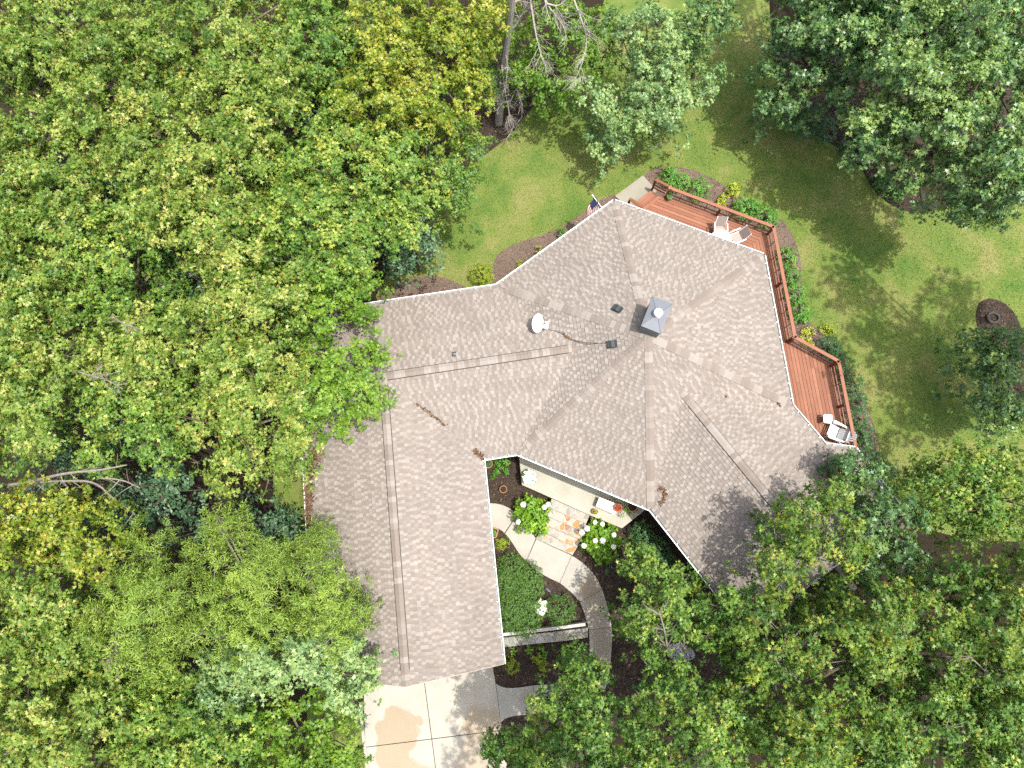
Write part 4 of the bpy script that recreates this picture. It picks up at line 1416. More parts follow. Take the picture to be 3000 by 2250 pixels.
    for i in order:
        e = lc[i]
        s_ = rng.uniform(.35, .95)
        a = m1 * (1 - s_) + top * s_ if s_ > .3 else m1
        if a[2] > e[2] + .4: a = m1
        mid = (a + e) / 2 + np.array([rng.normal(0, .12), rng.normal(0, .12), rng.uniform(-.25, .1)])
        r0 = trunk_r * rng.uniform(.22, .4)
        mb.tube(smooth_line([a, mid, e], 1), list(np.linspace(r0, .012, 4)), 4, cap=False)
        for _ in range(3):
            dd = rng.normal(size=3); dd[2] = abs(dd[2]) * .4; dd = unit(dd) * lr[i] * rng.uniform(.6, 1.1)
            mb.tube([e * .85 + mid * .15, e + dd * .5, e + dd + [0, 0, .04]], [.014, .011, .006], 3, cap=False)
    mb.build('trunk', M[bark], t)
    return t

# --- left-hand wood
G1 = 'trees of the wood left of the house'
T_ = tree
T_('oak_yellow', 'yellow-green oak filling the upper left corner of the photo', [(60, 60, 230, 9), (270, 130, 220, 9.2), (-90, 230, 200, 8.5), (150, -110, 230, 9), (-160, 0, 230, 9), (380, -60, 200, 9)], group=G1)
T_('oak_yellow', 'broad yellow-green oak at the top, second from the upper left corner', [(560, 80, 210, 9.5), (730, 170, 180, 9), (600, -90, 200, 9), (770, -60, 170, 8.6), (420, 100, 140, 9)], group=G1)
T_('oak_green', 'dark green oak at the top edge between the yellow oaks and the golden oak', [(900, 60, 170, 8), (1000, 160, 140, 7.4), (880, -90, 190, 8), (1050, -60, 190, 7.6)], group=G1)
T_('oak_gold', 'golden oak with orange shoots beside the bare grey dead tree', [(1130, 230, 170, 8.2), (1250, 330, 120, 7.4), (1120, 90, 150, 8), (1330, 330, 90, 6.8), (1290, 90, 140, 7.6), (1390, 80, 95, 7), (1390, 240, 70, 6.6), (1250, -70, 160, 7.4), (1410, -60, 130, 7.2)], base=(1200, 420), group=G1)
T_('oak_yellow', 'large pale yellow-green oak in the middle of the upper left wood', [(440, 350, 230, 9.5), (620, 420, 200, 9.3), (500, 520, 180, 8.8), (700, 300, 170, 9)], group=G1, tintb=.58)
T_('oak_yellow', 'yellow-green oak on the left edge below the corner oak', [(110, 430, 210, 9), (200, 310, 150, 9), (20, 560, 170, 8.4), (-130, 400, 200, 9), (-120, 600, 190, 8.6)], group=G1)
T_('oak_green', 'green oak in front of the golden oak, leaning towards the back lawn', [(1000, 480, 190, 8.2), (1130, 540, 150, 7.6), (1200, 500, 100, 7.2), (960, 350, 120, 7.6), (1110, 620, 90, 6.8)], base=(1090, 640), group=G1, tintb=.6)
T_('oak_green', 'green oak on the lawn edge with a brown dead patch behind it', [(1330, 480, 90, 6), (1360, 400, 80, 6), (1340, 570, 60, 4.6), (1270, 590, 60, 5.2), (1360, 500, 55, 4.5)], base=(1310, 560), group=G1, trunk_r=.1)
T_('oak_green', 'mid green oak above the blue-green sapling on the lawn edge', [(830, 620, 190, 8.3), (970, 660, 150, 7.8), (1030, 740, 85, 7), (860, 480, 120, 8)], base=(1000, 800), group=G1, tintb=.6)
T_('teal', 'rounded blue-green sapling on the edge of the back lawn', [(1190, 690, 85, 3.8), (1230, 725, 60, 3.4), (1160, 750, 60, 3.4), (1215, 635, 50, 3.6)], group='understory trees', trunk_r=.08, tintb=.62)
T_('oak_yellow', 'yellow-green oak left of centre in the wood, above the dark hollow', [(620, 640, 170, 8.8), (470, 610, 130, 8.6), (730, 740, 120, 8)], group=G1, tintb=.55)
T_('teal', 'dark blue-green understory tree in the hollow of the left wood', [(290, 570, 110, 5.2), (400, 700, 120, 5), (540, 730, 110, 5), (560, 820, 90, 5), (850, 300, 80, 5.4), (910, 280, 70, 5)], group='understory trees', trunk_r=.1)
T_('oak_yellow', 'yellow-green oak on the left edge halfway up the photo', [(80, 700, 190, 8.8), (60, 870, 170, 8.6), (190, 600, 100, 8.4), (-120, 780, 200, 8.8), (-110, 950, 180, 8.8)], group=G1)
T_('oak_green', 'green oak with bare twigs right of the left-edge oaks', [(310, 740, 140, 8), (380, 620, 110, 8), (230, 850, 120, 8), (330, 900, 100, 7.6)], group=G1, tintb=.55)
T_('oak_yellow', 'yellow-green oak below the dark hollow in the left wood', [(700, 900, 180, 8.6), (560, 960, 150, 8.4), (830, 830, 110, 7.8), (640, 790, 90, 7.6)], group=G1, tintb=.55)
T_('maple', 'bright green tree touching the gutter of the west wing', [(1030, 830, 85, 6.2), (960, 870, 100, 6.4), (1040, 900, 50, 5.6), (1070, 800, 38, 5.6)], base=(900, 900), group=G1, trunk_r=.11)
T_('maple', 'bright green tree overhanging the ridge where the wings meet', [(1010, 1070, 130, 7.0), (1080, 1170, 80, 6.4), (930, 980, 110, 7), (890, 1110, 130, 7.2), (1110, 1030, 45, 6.0), (1020, 1240, 60, 6.0), (930, 1230, 90, 6.4)], base=(860, 1150), group=G1)
T_('oak_yellow', 'yellow-green oak in the left wood level with the roof ridge', [(330, 1010, 180, 8.6), (460, 1080, 140, 8.4), (210, 1080, 120, 8.4)], group=G1, tintb=.6)
T_('oak_yellow', 'yellow-green oak on the left edge level with the roof ridge', [(60, 1050, 180, 8.8), (90, 1200, 150, 8.6), (-90, 1150, 190, 8.6), (-100, 1300, 150, 8.2)], group=G1)
T_('oak_yellow', 'large yellow-green oak left of the garage roof', [(700, 1100, 170, 8.4), (760, 1240, 160, 8), (610, 1200, 130, 8.2), (830, 1320, 90, 7), (680, 1360, 110, 7.4)], base=(760, 1230), group=G1, tintb=.6)
T_('oak_green', 'green oak above the bare leaning trunk in the left wood', [(430, 1230, 130, 7.8), (300, 1190, 110, 7.8), (500, 1330, 90, 7), (270, 1310, 90, 6.8)], group=G1, tintb=.55)
T_('teal', 'dark understory tree beneath the bare leaning trunk', [(220, 1300, 120, 5), (80, 1330, 110, 5), (380, 1460, 110, 4.4), (310, 1560, 110, 4.4), (500, 1430, 80, 4.6)], group='understory trees', trunk_r=.1)
T_('oak_gold', 'golden oak on the left edge just below the bare leaning trunk', [(110, 1510, 140, 8.4), (240, 1560, 110, 8), (20, 1490, 100, 8.2), (270, 1640, 60, 7.4), (40, 1600, 130, 8), (-90, 1560, 150, 8.4)], group=G1, tintb=.6)
T_('teal', 'low blue-green sapling between the garage eave and the pines', [(770, 1520, 75, 3.0), (830, 1560, 55, 2.8), (700, 1490, 60, 3), (870, 1590, 40, 2.6), (520, 1540, 70, 3.4)], group='understory trees', trunk_r=.06)
T_('oak_yellow', 'yellow-green oak on the left edge beside the tall pines', [(70, 1760, 140, 8.6), (160, 1860, 130, 8.4), (40, 1930, 150, 8.6), (180, 1760, 60, 8), (-100, 1780, 180, 8.8), (-90, 1960, 170, 8.8), (210, 1920, 90, 8)], group=G1, tintb=.5)
T_('oak_yellow', 'yellow-green oak in the lower left corner', [(60, 2120, 160, 8.8), (220, 2050, 110, 8.4), (240, 2210, 150, 8.6), (80, 2310, 190, 8.6), (-110, 2160, 190, 8.8), (260, 2340, 170, 8.6)], group=G1, tintb=.5)
T_('oak_green', 'green oak on the bottom edge right of the lower left corner', [(430, 2130, 140, 8), (560, 2210, 150, 8), (430, 2320, 170, 8), (620, 2340, 150, 8), (300, 1990, 60, 7.4)], group=G1, tintb=.6)
T_('pine', 'leftmost of the three feathery green pines, with bare grey lower branches', [(400, 1640, 95, 7.6), (350, 1740, 100, 7.8), (420, 1760, 110, 8), (470, 1880, 90, 7.6), (400, 1880, 90, 7.8), (440, 1980, 90, 7.2), (330, 1830, 80, 7.4), (500, 1700, 60, 7)], base=(560, 1770), bark='pale_bark', group='pines beside the garage')
T_('pine', 'middle of the three feathery green pines', [(650, 1600, 90, 7.6), (680, 1530, 60, 7), (640, 1720, 110, 8), (740, 1700, 100, 7.8), (590, 1820, 100, 7.8), (700, 1830, 110, 8), (780, 1800, 80, 7.4), (790, 1640, 70, 7)], base=(780, 1690), bark='pale_bark', group='pines beside the garage')
T_('pine', 'rightmost of the three feathery green pines, its tips over the garage roof', [(900, 1640, 75, 6.6), (930, 1720, 90, 7), (1000, 1720, 75, 6.4), (900, 1800, 85, 6.8), (980, 1830, 75, 6.4), (1045, 1790, 40, 5.8), (930, 1580, 45, 6)], base=(915, 1720), bark='pale_bark', group='pines beside the garage')
T_('oak_pale', 'pale fresh green oak below the pines, touching the garage corner', [(600, 2000, 110, 7), (730, 1960, 110, 7.2), (850, 1930, 110, 7), (960, 1950, 100, 6.6), (1050, 1960, 70, 6), (1020, 2030, 60, 5.8), (640, 2070, 80, 6.6), (900, 1880, 60, 6.4)], base=(900, 1930), group=G1, tintb=.62)
T_('maple', 'bright green tree on the bottom edge left of the driveway', [(860, 2110, 110, 6), (960, 2200, 90, 5.4), (800, 2230, 130, 6), (920, 2300, 130, 5.6), (770, 2340, 140, 6), (1010, 2240, 50, 4.4), (700, 2160, 100, 6.4), (1000, 2120, 45, 4.6)], base=(930, 2140), group=G1, tintb=.45)
# understory filling the shade
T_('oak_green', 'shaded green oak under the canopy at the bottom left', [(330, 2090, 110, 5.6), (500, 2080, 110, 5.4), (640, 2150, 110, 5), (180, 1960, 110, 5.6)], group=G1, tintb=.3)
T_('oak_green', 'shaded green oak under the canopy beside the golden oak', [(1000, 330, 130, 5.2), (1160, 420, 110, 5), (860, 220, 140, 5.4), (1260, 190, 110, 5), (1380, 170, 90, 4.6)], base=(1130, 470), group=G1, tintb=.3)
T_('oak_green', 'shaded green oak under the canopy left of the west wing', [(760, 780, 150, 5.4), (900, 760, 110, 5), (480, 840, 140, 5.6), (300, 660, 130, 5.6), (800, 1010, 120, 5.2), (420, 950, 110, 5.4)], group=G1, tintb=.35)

# --- top and right
G2 = 'trees around the back lawn'
T_('maple', 'dark green leafy tree behind the hanging dead branches', [(1560, 190, 90, 3.8), (1640, 120, 110, 4.4), (1620, 250, 70, 3.4), (1520, 80, 110, 4.6), (1720, 60, 100, 4.6), (1740, 180, 80, 3.8), (1500, 220, 50, 3.6), (1670, 20, 100, 4.6)], group=G2, base=(1610, 280), tintb=.35, trunk_r=.12)
T_('oak_pale', 'pale grey-green oak at the top, its lowest limb hanging over the lawn', [(1900, 50, 105, 5.8), (1890, 150, 90, 5.4), (1960, 110, 70, 5.2), (1930, 230, 90, 4.8), (2000, 290, 75, 4.4), (2070, 235, 50, 4.2), (1880, 300, 75, 4.2), (1960, 340, 50, 3.8), (1800, 330, 80, 3.8), (1790, 410, 48, 3.2), (1760, 270, 75, 4), (1830, 60, 70, 5)], base=(1880, 330), group=G2, tintb=.6)
T_('oak_deep', 'dark green oak at the top edge right of the pale oak', [(2060, 50, 85, 4.8), (2030, 130, 65, 4), (2120, 10, 80, 4.8), (2000, 160, 50, 3.6)], group=G2, base=(2030, 230), tintb=.35, trunk_r=.12)
T_('oak_deep', 'big glossy green oak at the upper right, overhanging the dark mulch bed', [(2700, 200, 150, 8), (2600, 320, 110, 7), (2640, 390, 75, 6.2), (2780, 330, 140, 7.6), (2880, 200, 150, 8.4), (2770, 490, 95, 6.2), (2860, 480, 120, 7), (2960, 380, 130, 8), (2800, 590, 60, 5), (2880, 610, 60, 5.2), (2960, 560, 80, 6.4)], base=(2680, 470), group=G2, tintb=.62, trunk_r=.22)
T_('oak_deep', 'dark green oak at the top right with a long bare limb over the lawn', [(2340, 130, 60, 5), (2380, 60, 110, 6), (2480, 120, 120, 6.4), (2330, 260, 60, 4.2), (2270, 240, 40, 3.8), (2430, 270, 60, 4.4), (2260, 300, 35, 3.4), (2300, 310, 45, 3.4), (2500, 20, 120, 6.8), (2560, 200, 90, 6), (2400, -70, 130, 6.4), (2540, -100, 130, 6.8), (2240, 190, 30, 4)], base=(2480, 300), group=G2, tintb=.42, trunk_r=.18)
T_('oak_deep', 'green oak in the upper right corner', [(2700, 20, 160, 8), (2880, 20, 160, 8.6), (3060, 150, 180, 8.8), (3070, 420, 170, 8.4), (2640, -90, 180, 8), (2850, -110, 180, 8.4), (3060, -40, 180, 8.8)], group=G2, base=(2820, 270), tintb=.5)
T_('oak_deep', 'dark green tree on the right edge standing over the small mulch island', [(2930, 1010, 60, 3.6), (2900, 1070, 55, 3.2), (2970, 1080, 70, 3.6), (2890, 1150, 40, 2.8), (2960, 1180, 60, 3.4), (2950, 1250, 60, 3.2), (3020, 1000, 80, 4.4), (2880, 1000, 30, 2.8), (3030, 1180, 70, 3.8)], base=(2890, 1040), group=G2, tintb=.45, trunk_r=.09)
T_('oak_green', 'green oak below the bright lawn patch on the right edge', [(2880, 1380, 120, 6.4), (2780, 1430, 100, 6), (2960, 1480, 120, 6.8), (2860, 1530, 110, 6.4), (2700, 1400, 60, 5), (2960, 1340, 80, 6), (3060, 1420, 120, 7)], base=(2760, 1500), group=G2, tintb=.55)
T_('oak_deep', 'dark green oak beside the small roof projection at right', [(2520, 1390, 60, 5.6), (2580, 1440, 80, 5.8), (2490, 1360, 32, 5.2), (2640, 1540, 90, 5.8), (2560, 1560, 80, 5.8), (2680, 1640, 90, 6), (2600, 1680, 70, 6)], base=(2640, 1540), group=G2, tintb=.35)
T_('oak_tip', 'bright yellow-green oak crown over the end of the south-east wing', [(2360, 1560, 90, 7.4), (2440, 1640, 95, 7.4), (2300, 1510, 45, 7), (2290, 1600, 60, 7), (2500, 1590, 60, 7), (2420, 1450, 28, 6.6), (2420, 1500, 60, 7), (2300, 1690, 80, 7)], base=(2500, 1720), group=G2, tintb=.45, bark='pale_bark')
T_('oak_green', 'green oak with white bare branches beside the curved walkway', [(1920, 1690, 80, 4.8), (1885, 1770, 70, 4.8), (1980, 1760, 80, 5.4), (2020, 1700, 45, 4.8), (1900, 1860, 90, 5.2), (1990, 1870, 80, 5.6), (1862, 1655, 35, 3.2), (2060, 1810, 60, 5.4), (1920, 1960, 80, 5.4), (1846, 1830, 45, 4.2), (1880, 1620, 28, 3.2)], base=(1930, 1810), group=G2, tintb=.5, bark='pale_bark', dens=.85)
T_('oak_green', 'mid green oak against the gutter of the south-east wing', [(2120, 1760, 60, 5.8), (2160, 1830, 80, 6), (2090, 1860, 60, 5.6), (2220, 1760, 60, 6), (2200, 1900, 70, 6)], base=(2170, 1850), group=G2, tintb=.38, trunk_r=.12)
T_('oak_tip', 'golden-tipped oak with a visible pale trunk at the lower right', [(2270, 1880, 100, 7.6), (2380, 1920, 95, 7.6), (2300, 1980, 60, 7.2), (2210, 1960, 50, 7), (2420, 1840, 70, 7.2), (2180, 2040, 60, 7)], base=(2270, 2030), group=G2, tintb=.45, bark='pale_bark')
T_('oak_tip', 'golden-tipped oak in the middle of the lower right wood', [(2600, 1820, 120, 8), (2700, 1760, 110, 8), (2520, 1900, 90, 7.6), (2640, 1940, 90, 7.6), (2500, 1790, 60, 7.2)], group=G2, base=(2500, 1800), tintb=.45)
T_('oak_tip', 'golden-tipped oak on the right edge of the lower right wood', [(2880, 1760, 130, 8.4), (2960, 1880, 120, 8.4), (2820, 1860, 110, 8), (3060, 1720, 160, 8.6), (2900, 1660, 100, 7.8), (3060, 1920, 150, 8.6)], group=G2, tintb=.42)
T_('oak_tip', 'golden-tipped oak on the bottom edge right of centre', [(2380, 2120, 120, 8.2), (2480, 2200, 120, 8.4), (2300, 2200, 100, 8), (2550, 2080, 100, 8), (2400, 2310, 150, 8.4), (2250, 2310, 140, 8), (2570, 2280, 140, 8.4)], group=G2, base=(2250, 2080), tintb=.45)
T_('oak_green', 'green oak with long pale dead limbs in the lower right corner', [(2800, 2020, 110, 7.4), (2900, 2150, 130, 8), (2720, 2140, 110, 7.8), (2980, 2030, 90, 7.6), (2850, 2290, 160, 8.2), (3050, 2180, 170, 8.4), (2660, 2250, 140, 8), (3060, 2060, 150, 8.2), (2700, 2350, 150, 8.2)], group=G2, tintb=.42, bark='pale_bark')
T_('oak_green', 'dark green oak over the end of the sidewalk', [(1700, 2030, 70, 5.6), (1640, 2100, 70, 5.8), (1760, 2110, 90, 6.4), (1680, 2190, 90, 6.4), (1780, 2230, 100, 6.8), (1590, 2060, 35, 5), (1700, 1960, 40, 4.6), (1600, 2200, 80, 6), (1740, 1990, 55, 5.4), (1650, 2290, 110, 6.6), (1770, 2330, 120, 6.8)], base=(1720, 2010), group=G2, tintb=.36)
T_('oak_green', 'green oak between the gravel patch and the bottom edge', [(1890, 2100, 80, 7), (1980, 2060, 80, 7), (2040, 2150, 100, 7.4), (1920, 2210, 100, 7.4), (2120, 2110, 80, 7.2), (2160, 2220, 100, 7.8), (2060, 2290, 130, 7.6), (1990, 2000, 50, 6.4), (1920, 2320, 130, 7.4)], base=(1960, 2000), group=G2, tintb=.42)
T_('oak_green', 'small dark oak branch reaching over the driveway at the bottom edge', [(1470, 2215, 34, 5.4), (1530, 2200, 45, 5.6), (1570, 2240, 60, 6), (1500, 2260, 50, 5.8), (1450, 2190, 14, 5)], base=(1570, 2140), group=G2, tintb=.3, trunk_r=.08)
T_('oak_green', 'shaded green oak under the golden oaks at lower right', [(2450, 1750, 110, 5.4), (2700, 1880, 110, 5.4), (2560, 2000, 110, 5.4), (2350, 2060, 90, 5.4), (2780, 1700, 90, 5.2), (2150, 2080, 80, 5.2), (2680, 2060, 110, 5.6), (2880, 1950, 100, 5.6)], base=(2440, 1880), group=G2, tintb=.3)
# tall neighbours just outside the right edge, which throw the dappled shade on the lawn
def over_shadow(px, py, r, z):
    """crown circle at height z whose noon shadow falls on the lawn round the given ground pixel"""
    g = P(px, py, 0); q = np.array([g[0] - SUN_DIR.x / -SUN_DIR.z * z, g[1] - SUN_DIR.y / -SUN_DIR.z * z, z])
    x, y = to_px(q); return (x, y, r / ppm(px, py, 0) * ppm(x, y, z), z)
T_('oak_deep', 'tall oak just beyond the right edge shading the lawn', [over_shadow(*q) for q in ((2560, 960, 130, 14), (2720, 1060, 150, 14), (2460, 830, 100, 13), (2780, 880, 110, 14), (2620, 1170, 120, 13), (2440, 1060, 80, 13), (2850, 1180, 90, 13))], base=(3050, 1050), group=G2, trunk_r=.2, dens=.62)
T_('oak_deep', 'tall oak beyond the top edge shading the grass alley', [over_shadow(*q) for q in ((2130, 120, 130, 11), (2210, 260, 100, 11), (2060, 260, 60, 10), (2200, 0, 120, 11), (2290, 400, 60, 11))], base=(2420, -60), group=G2, trunk_r=.2, dens=.6)

T_('oak_green', 'tall oak below the bottom edge shading the right half of the driveway', [over_shadow(*q) for q in ((1375, 1990, 62, 12), (1420, 1930, 40, 12), (1395, 2080, 75, 12), (1400, 2170, 75, 12), (1340, 2240, 50, 12), (1540, 2060, 70, 12), (1480, 2000, 50, 12), (1660, 1900, 40, 12))], base=(1700, 2450), group=G2, trunk_r=.2, dens=.7)

# --- dead tree with hanging grey branches
dt = thing('dead_tree', 'bare grey dead tree with hanging branches at the edge of the back lawn', 'tree', P(1461, 358, 0))
mb = MB()
mb.tube(smooth_line([P(*q) for q in ((1461, 360, 0), (1468, 270, 2.0), (1476, 180, 4), (1490, 90, 6), (1500, 10, 7.6), (1510, -90, 9.2))], 1), list(np.linspace(.19, .10, 12)), 9)
mb.build('trunk', M['dead_wood'], dt)
def branch(pts, r0, r1, twigs=10, tl=.5, depth=2):
    mb = MB()
    def go(pp, ra, rb, tw, l_, dep):
        pp = smooth_line(pp, 2)
        m = len(pp)
        mb.tube(pp, list(np.linspace(ra, rb, m)), 5 if dep == depth else 3, cap=False)
        if dep == 0: return
        for _ in range(tw):
            i = rng.integers(max(1, m // 5), m - 1); f = i / m
            d = unit(pp[min(i + 1, m - 1)] - pp[i - 1])
            side = unit(np.cross(d, rng.normal(size=3)))
            dd = unit(d * rng.uniform(.5, 1.1) + side * rng.uniform(.5, 1.0))
            L = l_ * rng.uniform(.5, 1.3) * (1.2 - .6 * f)
            e = pp[i] + dd * L
            mid = (pp[i] + e) / 2 + rng.normal(0, .06 * L, 3)
            ra2 = max(.006, (ra * (1 - f) + rb * f) * .55)
            go(np.array([pp[i], mid, e + [0, 0, -.08 * L]]), ra2, .004, max(3, tw // 2), l_ * .5, dep - 1)
    go(np.array(pts), r0, r1, twigs, tl, depth)
    return mb.build('branch', M['dead_wood'], dt)
for line, r0, tw, tl in (
    ([(1545, -60, 8), (1560, 40, 7.2), (1575, 130, 6.4), (1600, 200, 5.8)], .05, 14, .8),
    ([(1580, -30, 8), (1620, 40, 7.2), (1650, 70, 6.8), (1662, 120, 6.2)], .05, 14, .8),
    ([(1670, -30, 8), (1705, 60, 7.2), (1722, 120, 6.4), (1705, 190, 5.8), (1680, 245, 5.2)], .045, 16, .7),
    ([(1480, 150, 4.8), (1492, 220, 3.6), (1515, 265, 3.0), (1532, 310, 2.4)], .04, 14, .8),
    ([(1470, 190, 4), (1480, 270, 2.8), (1492, 330, 2.0), (1502, 378, 1.2)], .04, 16, .7),
    ([(1468, 200, 3.6), (1462, 260, 2.6), (1455, 300, 1.8)], .03, 8, .5),
    ([(1500, 10, 7.6), (1540, -10, 7.8), (1590, -30, 8.2)], .07, 5, .7),
    ([(1485, 110, 5.6), (1520, 60, 6.4), (1545, 10, 7)], .04, 10, .7),
    ([(1600, 10, 7.6), (1640, 20, 7.4), (1672, -20, 8)], .04, 8, .6),
    ([(1508, -60, 8.8), (1600, -80, 8.8), (1680, -60, 8.6)], .06, 3, .6)):
    branch([P(*q) for q in line], r0, .008, tw, tl)

# --- bare leaning trunk at the left edge
lt_ = thing('leaning_trunk', 'bare grey leaning trunk reaching in from the left edge', 'tree', P(250, 1440, 0))
mb = MB(); mb.tube(smooth_line([P(*q) for q in ((250, 1440, 0), (120, 1425, 3.5), (0, 1428, 5.4), (-80, 1432, 6.6), (-200, 1440, 8))], 1), list(np.linspace(.2, .13, 10)), 9); mb.build('trunk', M['pale_bark'], lt_)
for line, r0 in (([(-20, 1428, 6.4), (90, 1412, 7.6), (190, 1385, 8.4), (290, 1378, 8.6), (372, 1362, 8.7)], .07), ([(90, 1415, 7.4), (200, 1408, 7.6), (280, 1410, 7.4), (330, 1460, 6.8), (395, 1505, 6.4)], .05), ([(290, 1400, 7.4), (360, 1405, 7.2), (410, 1430, 7)], .03)):
    mb = MB(); pp = smooth_line([P(*q) for q in line], 2); mb.tube(pp, list(np.linspace(r0, .015, len(pp))), 6)
    for _ in range(8):
        i = rng.integers(2, len(pp) - 1); d = rng.normal(size=3); d[2] *= .4; d = unit(d) * rng.uniform(.4, .9)
        mb.tube([pp[i], pp[i] + d * .5 + rng.normal(0, .04, 3), pp[i] + d], [.014, .01, .005], 3, cap=False)
    mb.build('branch', M['pale_bark'], lt_)

# bare pale limbs that show in the open crowns
def bare_limb(label, line, r0=.045, tw=12, tl=.7):
    t = thing('bare_limb', label, 'branch', P(*line[0]))
    mb = MB(); pp = smooth_line([P(*q) for q in line], 2); m = len(pp)
    mb.tube(pp, list(np.linspace(r0, .012, m)), 6)
    for _ in range(tw):
        i = rng.integers(1, m - 1); d = unit(pp[i + 1] - pp[i - 1])
        dd = unit(d * rng.uniform(.4, 1) + unit(np.cross(d, rng.normal(size=3))) * .9) * tl * rng.uniform(.5, 1.2)
        mid = pp[i] + dd * .5 + rng.normal(0, .05, 3)
        mb.tube([pp[i], mid, pp[i] + dd], [.018, .013, .005], 4, cap=False)
        for _ in range(2):
            e = mid + unit(dd + rng.normal(0, .5, 3)) * .3
            mb.tube([mid, e], [.009, .004], 3, cap=False)
    mb.build('limb', M['pale_bark'], t)
bare_limb('white bare branching limb in the oak beside the walkway', [(1955, 1900, 5.2), (1950, 1860, 5.7), (1940, 1820, 6.1), (1930, 1790, 6.3)], .04, 12, .6)
bare_limb('pale crooked limb below the golden-tipped oak', [(2275, 2100, 5), (2285, 2040, 6), (2300, 1990, 7), (2285, 1950, 7.6)], .06, 10, .7)
bare_limb('long pale dead limb near the lower right corner', [(2960, 2060, 7.2), (2910, 1990, 7.6), (2850, 1930, 7.8), (2790, 1880, 7.8)], .03, 16, .8)
bare_limb('tangled grey dead limbs hanging below the leftmost pine', [(400, 1880, 7.6), (360, 1850, 7.9), (335, 1900, 8), (345, 1960, 7.6), (352, 2010, 7)], .028, 20, .7)
bare_limb('bare crooked branch over the back lawn, held by the top right oak', [(2520, 140, 4.8), (2400, 150, 4.8), (2330, 165, 4.6), (2290, 178, 4.4), (2235, 150, 4.4)], .04, 4, .4)
bare_limb('pale dead branches in a gap of the left-hand wood', [(210, 1080, 8.6), (260, 1100, 8.8), (310, 1110, 8.8), (360, 1140, 8.6)], .035, 12, .6)
bare_limb('pale dead branches in the gap above the garage tree', [(330, 920, 8.4), (350, 945, 8.6), (400, 960, 8.6), (420, 990, 8.4)], .03, 10, .5)

# ------------------------------------------------------------------ shrubs, beds planting
def shrub(label, blobs, mat, L=.06, w=.55, k=6, dens=240, z=0.0, name='shrub', cat='shrub', group=None, hfac=.8, lobed=False, tintb=.5, flowers=0, elev=(-.3, .6), stems=True, shell=.75):
    """blobs: (px, py, r_px, height)"""
    cs_ = []
    for a, b, r, h in blobs:
        c = P(a, b, z + h * .75); cs_.append((np.array([c[0], c[1], z + h * .45]), r / ppm(a, b, z + h * .75), h))
    cen = np.mean([c for c, _, _ in cs_], 0)
    t = thing(name, label, cat, (cen[0], cen[1], z), group)
    P_, A_, T0 = [], [], []
    for c, R, h in cs_:
        N = int(dens * R * R * 3.2)
        d = rng.normal(size=(N, 3)); d[:, 2] = np.abs(d[:, 2]) - .25; d /= np.linalg.norm(d, axis=1, keepdims=True)
        # lumpy surface
        bump_ = 1 + .16 * np.sin(d[:, 0] * 7 + c[0] * 9) * np.sin(d[:, 1] * 8 + c[1] * 5) + .08 * np.sin(d[:, 2] * 13 + d[:, 0] * 11)
        rad = rng.uniform(shell, 1.05, N) * bump_
        p = c + d * rad[:, None] * np.array([R, R, h * .55])
        p[:, 2] = np.maximum(p[:, 2], z + .03)
        P_.append(p); A_.append(d * .8 + [0, 0, .6] + rng.normal(0, .3, (N, 3))); T0.append(rng.normal(tintb, .18, N))
    pos = np.concatenate(P_); ax = np.concatenate(A_); tb_ = np.concatenate(T0)
    V, T = leaves(pos, ax, k, L, w, rng, tb_, elev, lobed=lobed, jitter=L * .15)
    TOTAL[0] += len(V) * (4 if lobed else 2)
    tri_mesh('foliage', V, V.shape[1], LEAF3 if lobed else [(0, 1, 2), (0, 2, 3)], M[mat], np.clip(T, 0, 1), t)
    if stems:
        mb = MB()
        for c, R, h in cs_:
            for _ in range(7):
                a = rng.uniform(0, 6.28); e = c + np.array([math.cos(a) * R * .6, math.sin(a) * R * .6, h * .2])
                mb.tube([(c[0], c[1], z - .02), (c + e) / 2 - [0, 0, h * .1], e], [.018, .012, .006], 4, cap=False)
        mb.build('stem', M['stem'], t)
    return t, cs_

def flower_heads(t, spots, r=.09, z=None, n=70, petal=.035):
    for (a, b, zz, sc) in spots:
        c = P(a, b, zz)
        N = n
        d = rng.normal(size=(N, 3)); d[:, 2] = np.abs(d[:, 2]); d /= np.linalg.norm(d, axis=1, keepdims=True)
        p = c + d * r * sc * np.array([1, 1, .7])
        V, T = leaves(p, d, 4, petal, .9, rng, np.full(N, .7), (-.2, .3), lobed=False, jitter=.004)
        tri_mesh('flower', V, 4, [(0, 1, 2), (0, 2, 3)], M['petal'], np.clip(T, 0, 1), t)

GS = 'rounded green shrubs along the deck'
for lab, bl in (
    ('rounded green shrub beside the deck stair newel', [(1961, 513, 28, .75), (1968, 500, 18, .7)]),
    ('second rounded green shrub from the deck stair', [(1998, 530, 30, .7)]),
    ('third rounded green shrub from the deck stair, just left of the lime shrub', [(2053, 547, 33, .75)]),
    ('dense green shrub right of the lime shrub behind the deck rail', [(2186, 604, 36, .8), (2205, 600, 24, .75)]),
    ('dense green shrub at the outer corner of the deck', [(2245, 627, 34, .8), (2262, 640, 22, .8)]),
    ('lone green shrub outside the east rail, nearest the deck corner', [(2310, 748, 29, .7)]),
    ('small green shrub outside the east rail, second from the deck corner', [(2323, 803, 27, .65)]),
    ('green shrub outside the east rail, third from the deck corner', [(2334, 852, 31, .7)]),
    ('green shrub outside the east rail, beside the pale bare mulch', [(2347, 908, 32, .7), (2362, 925, 20, .6)])):
    shrub(lab, bl, 'shrub', L=.085, dens=150, group=GS)
GD = 'dark green shrubs along the lower deck'
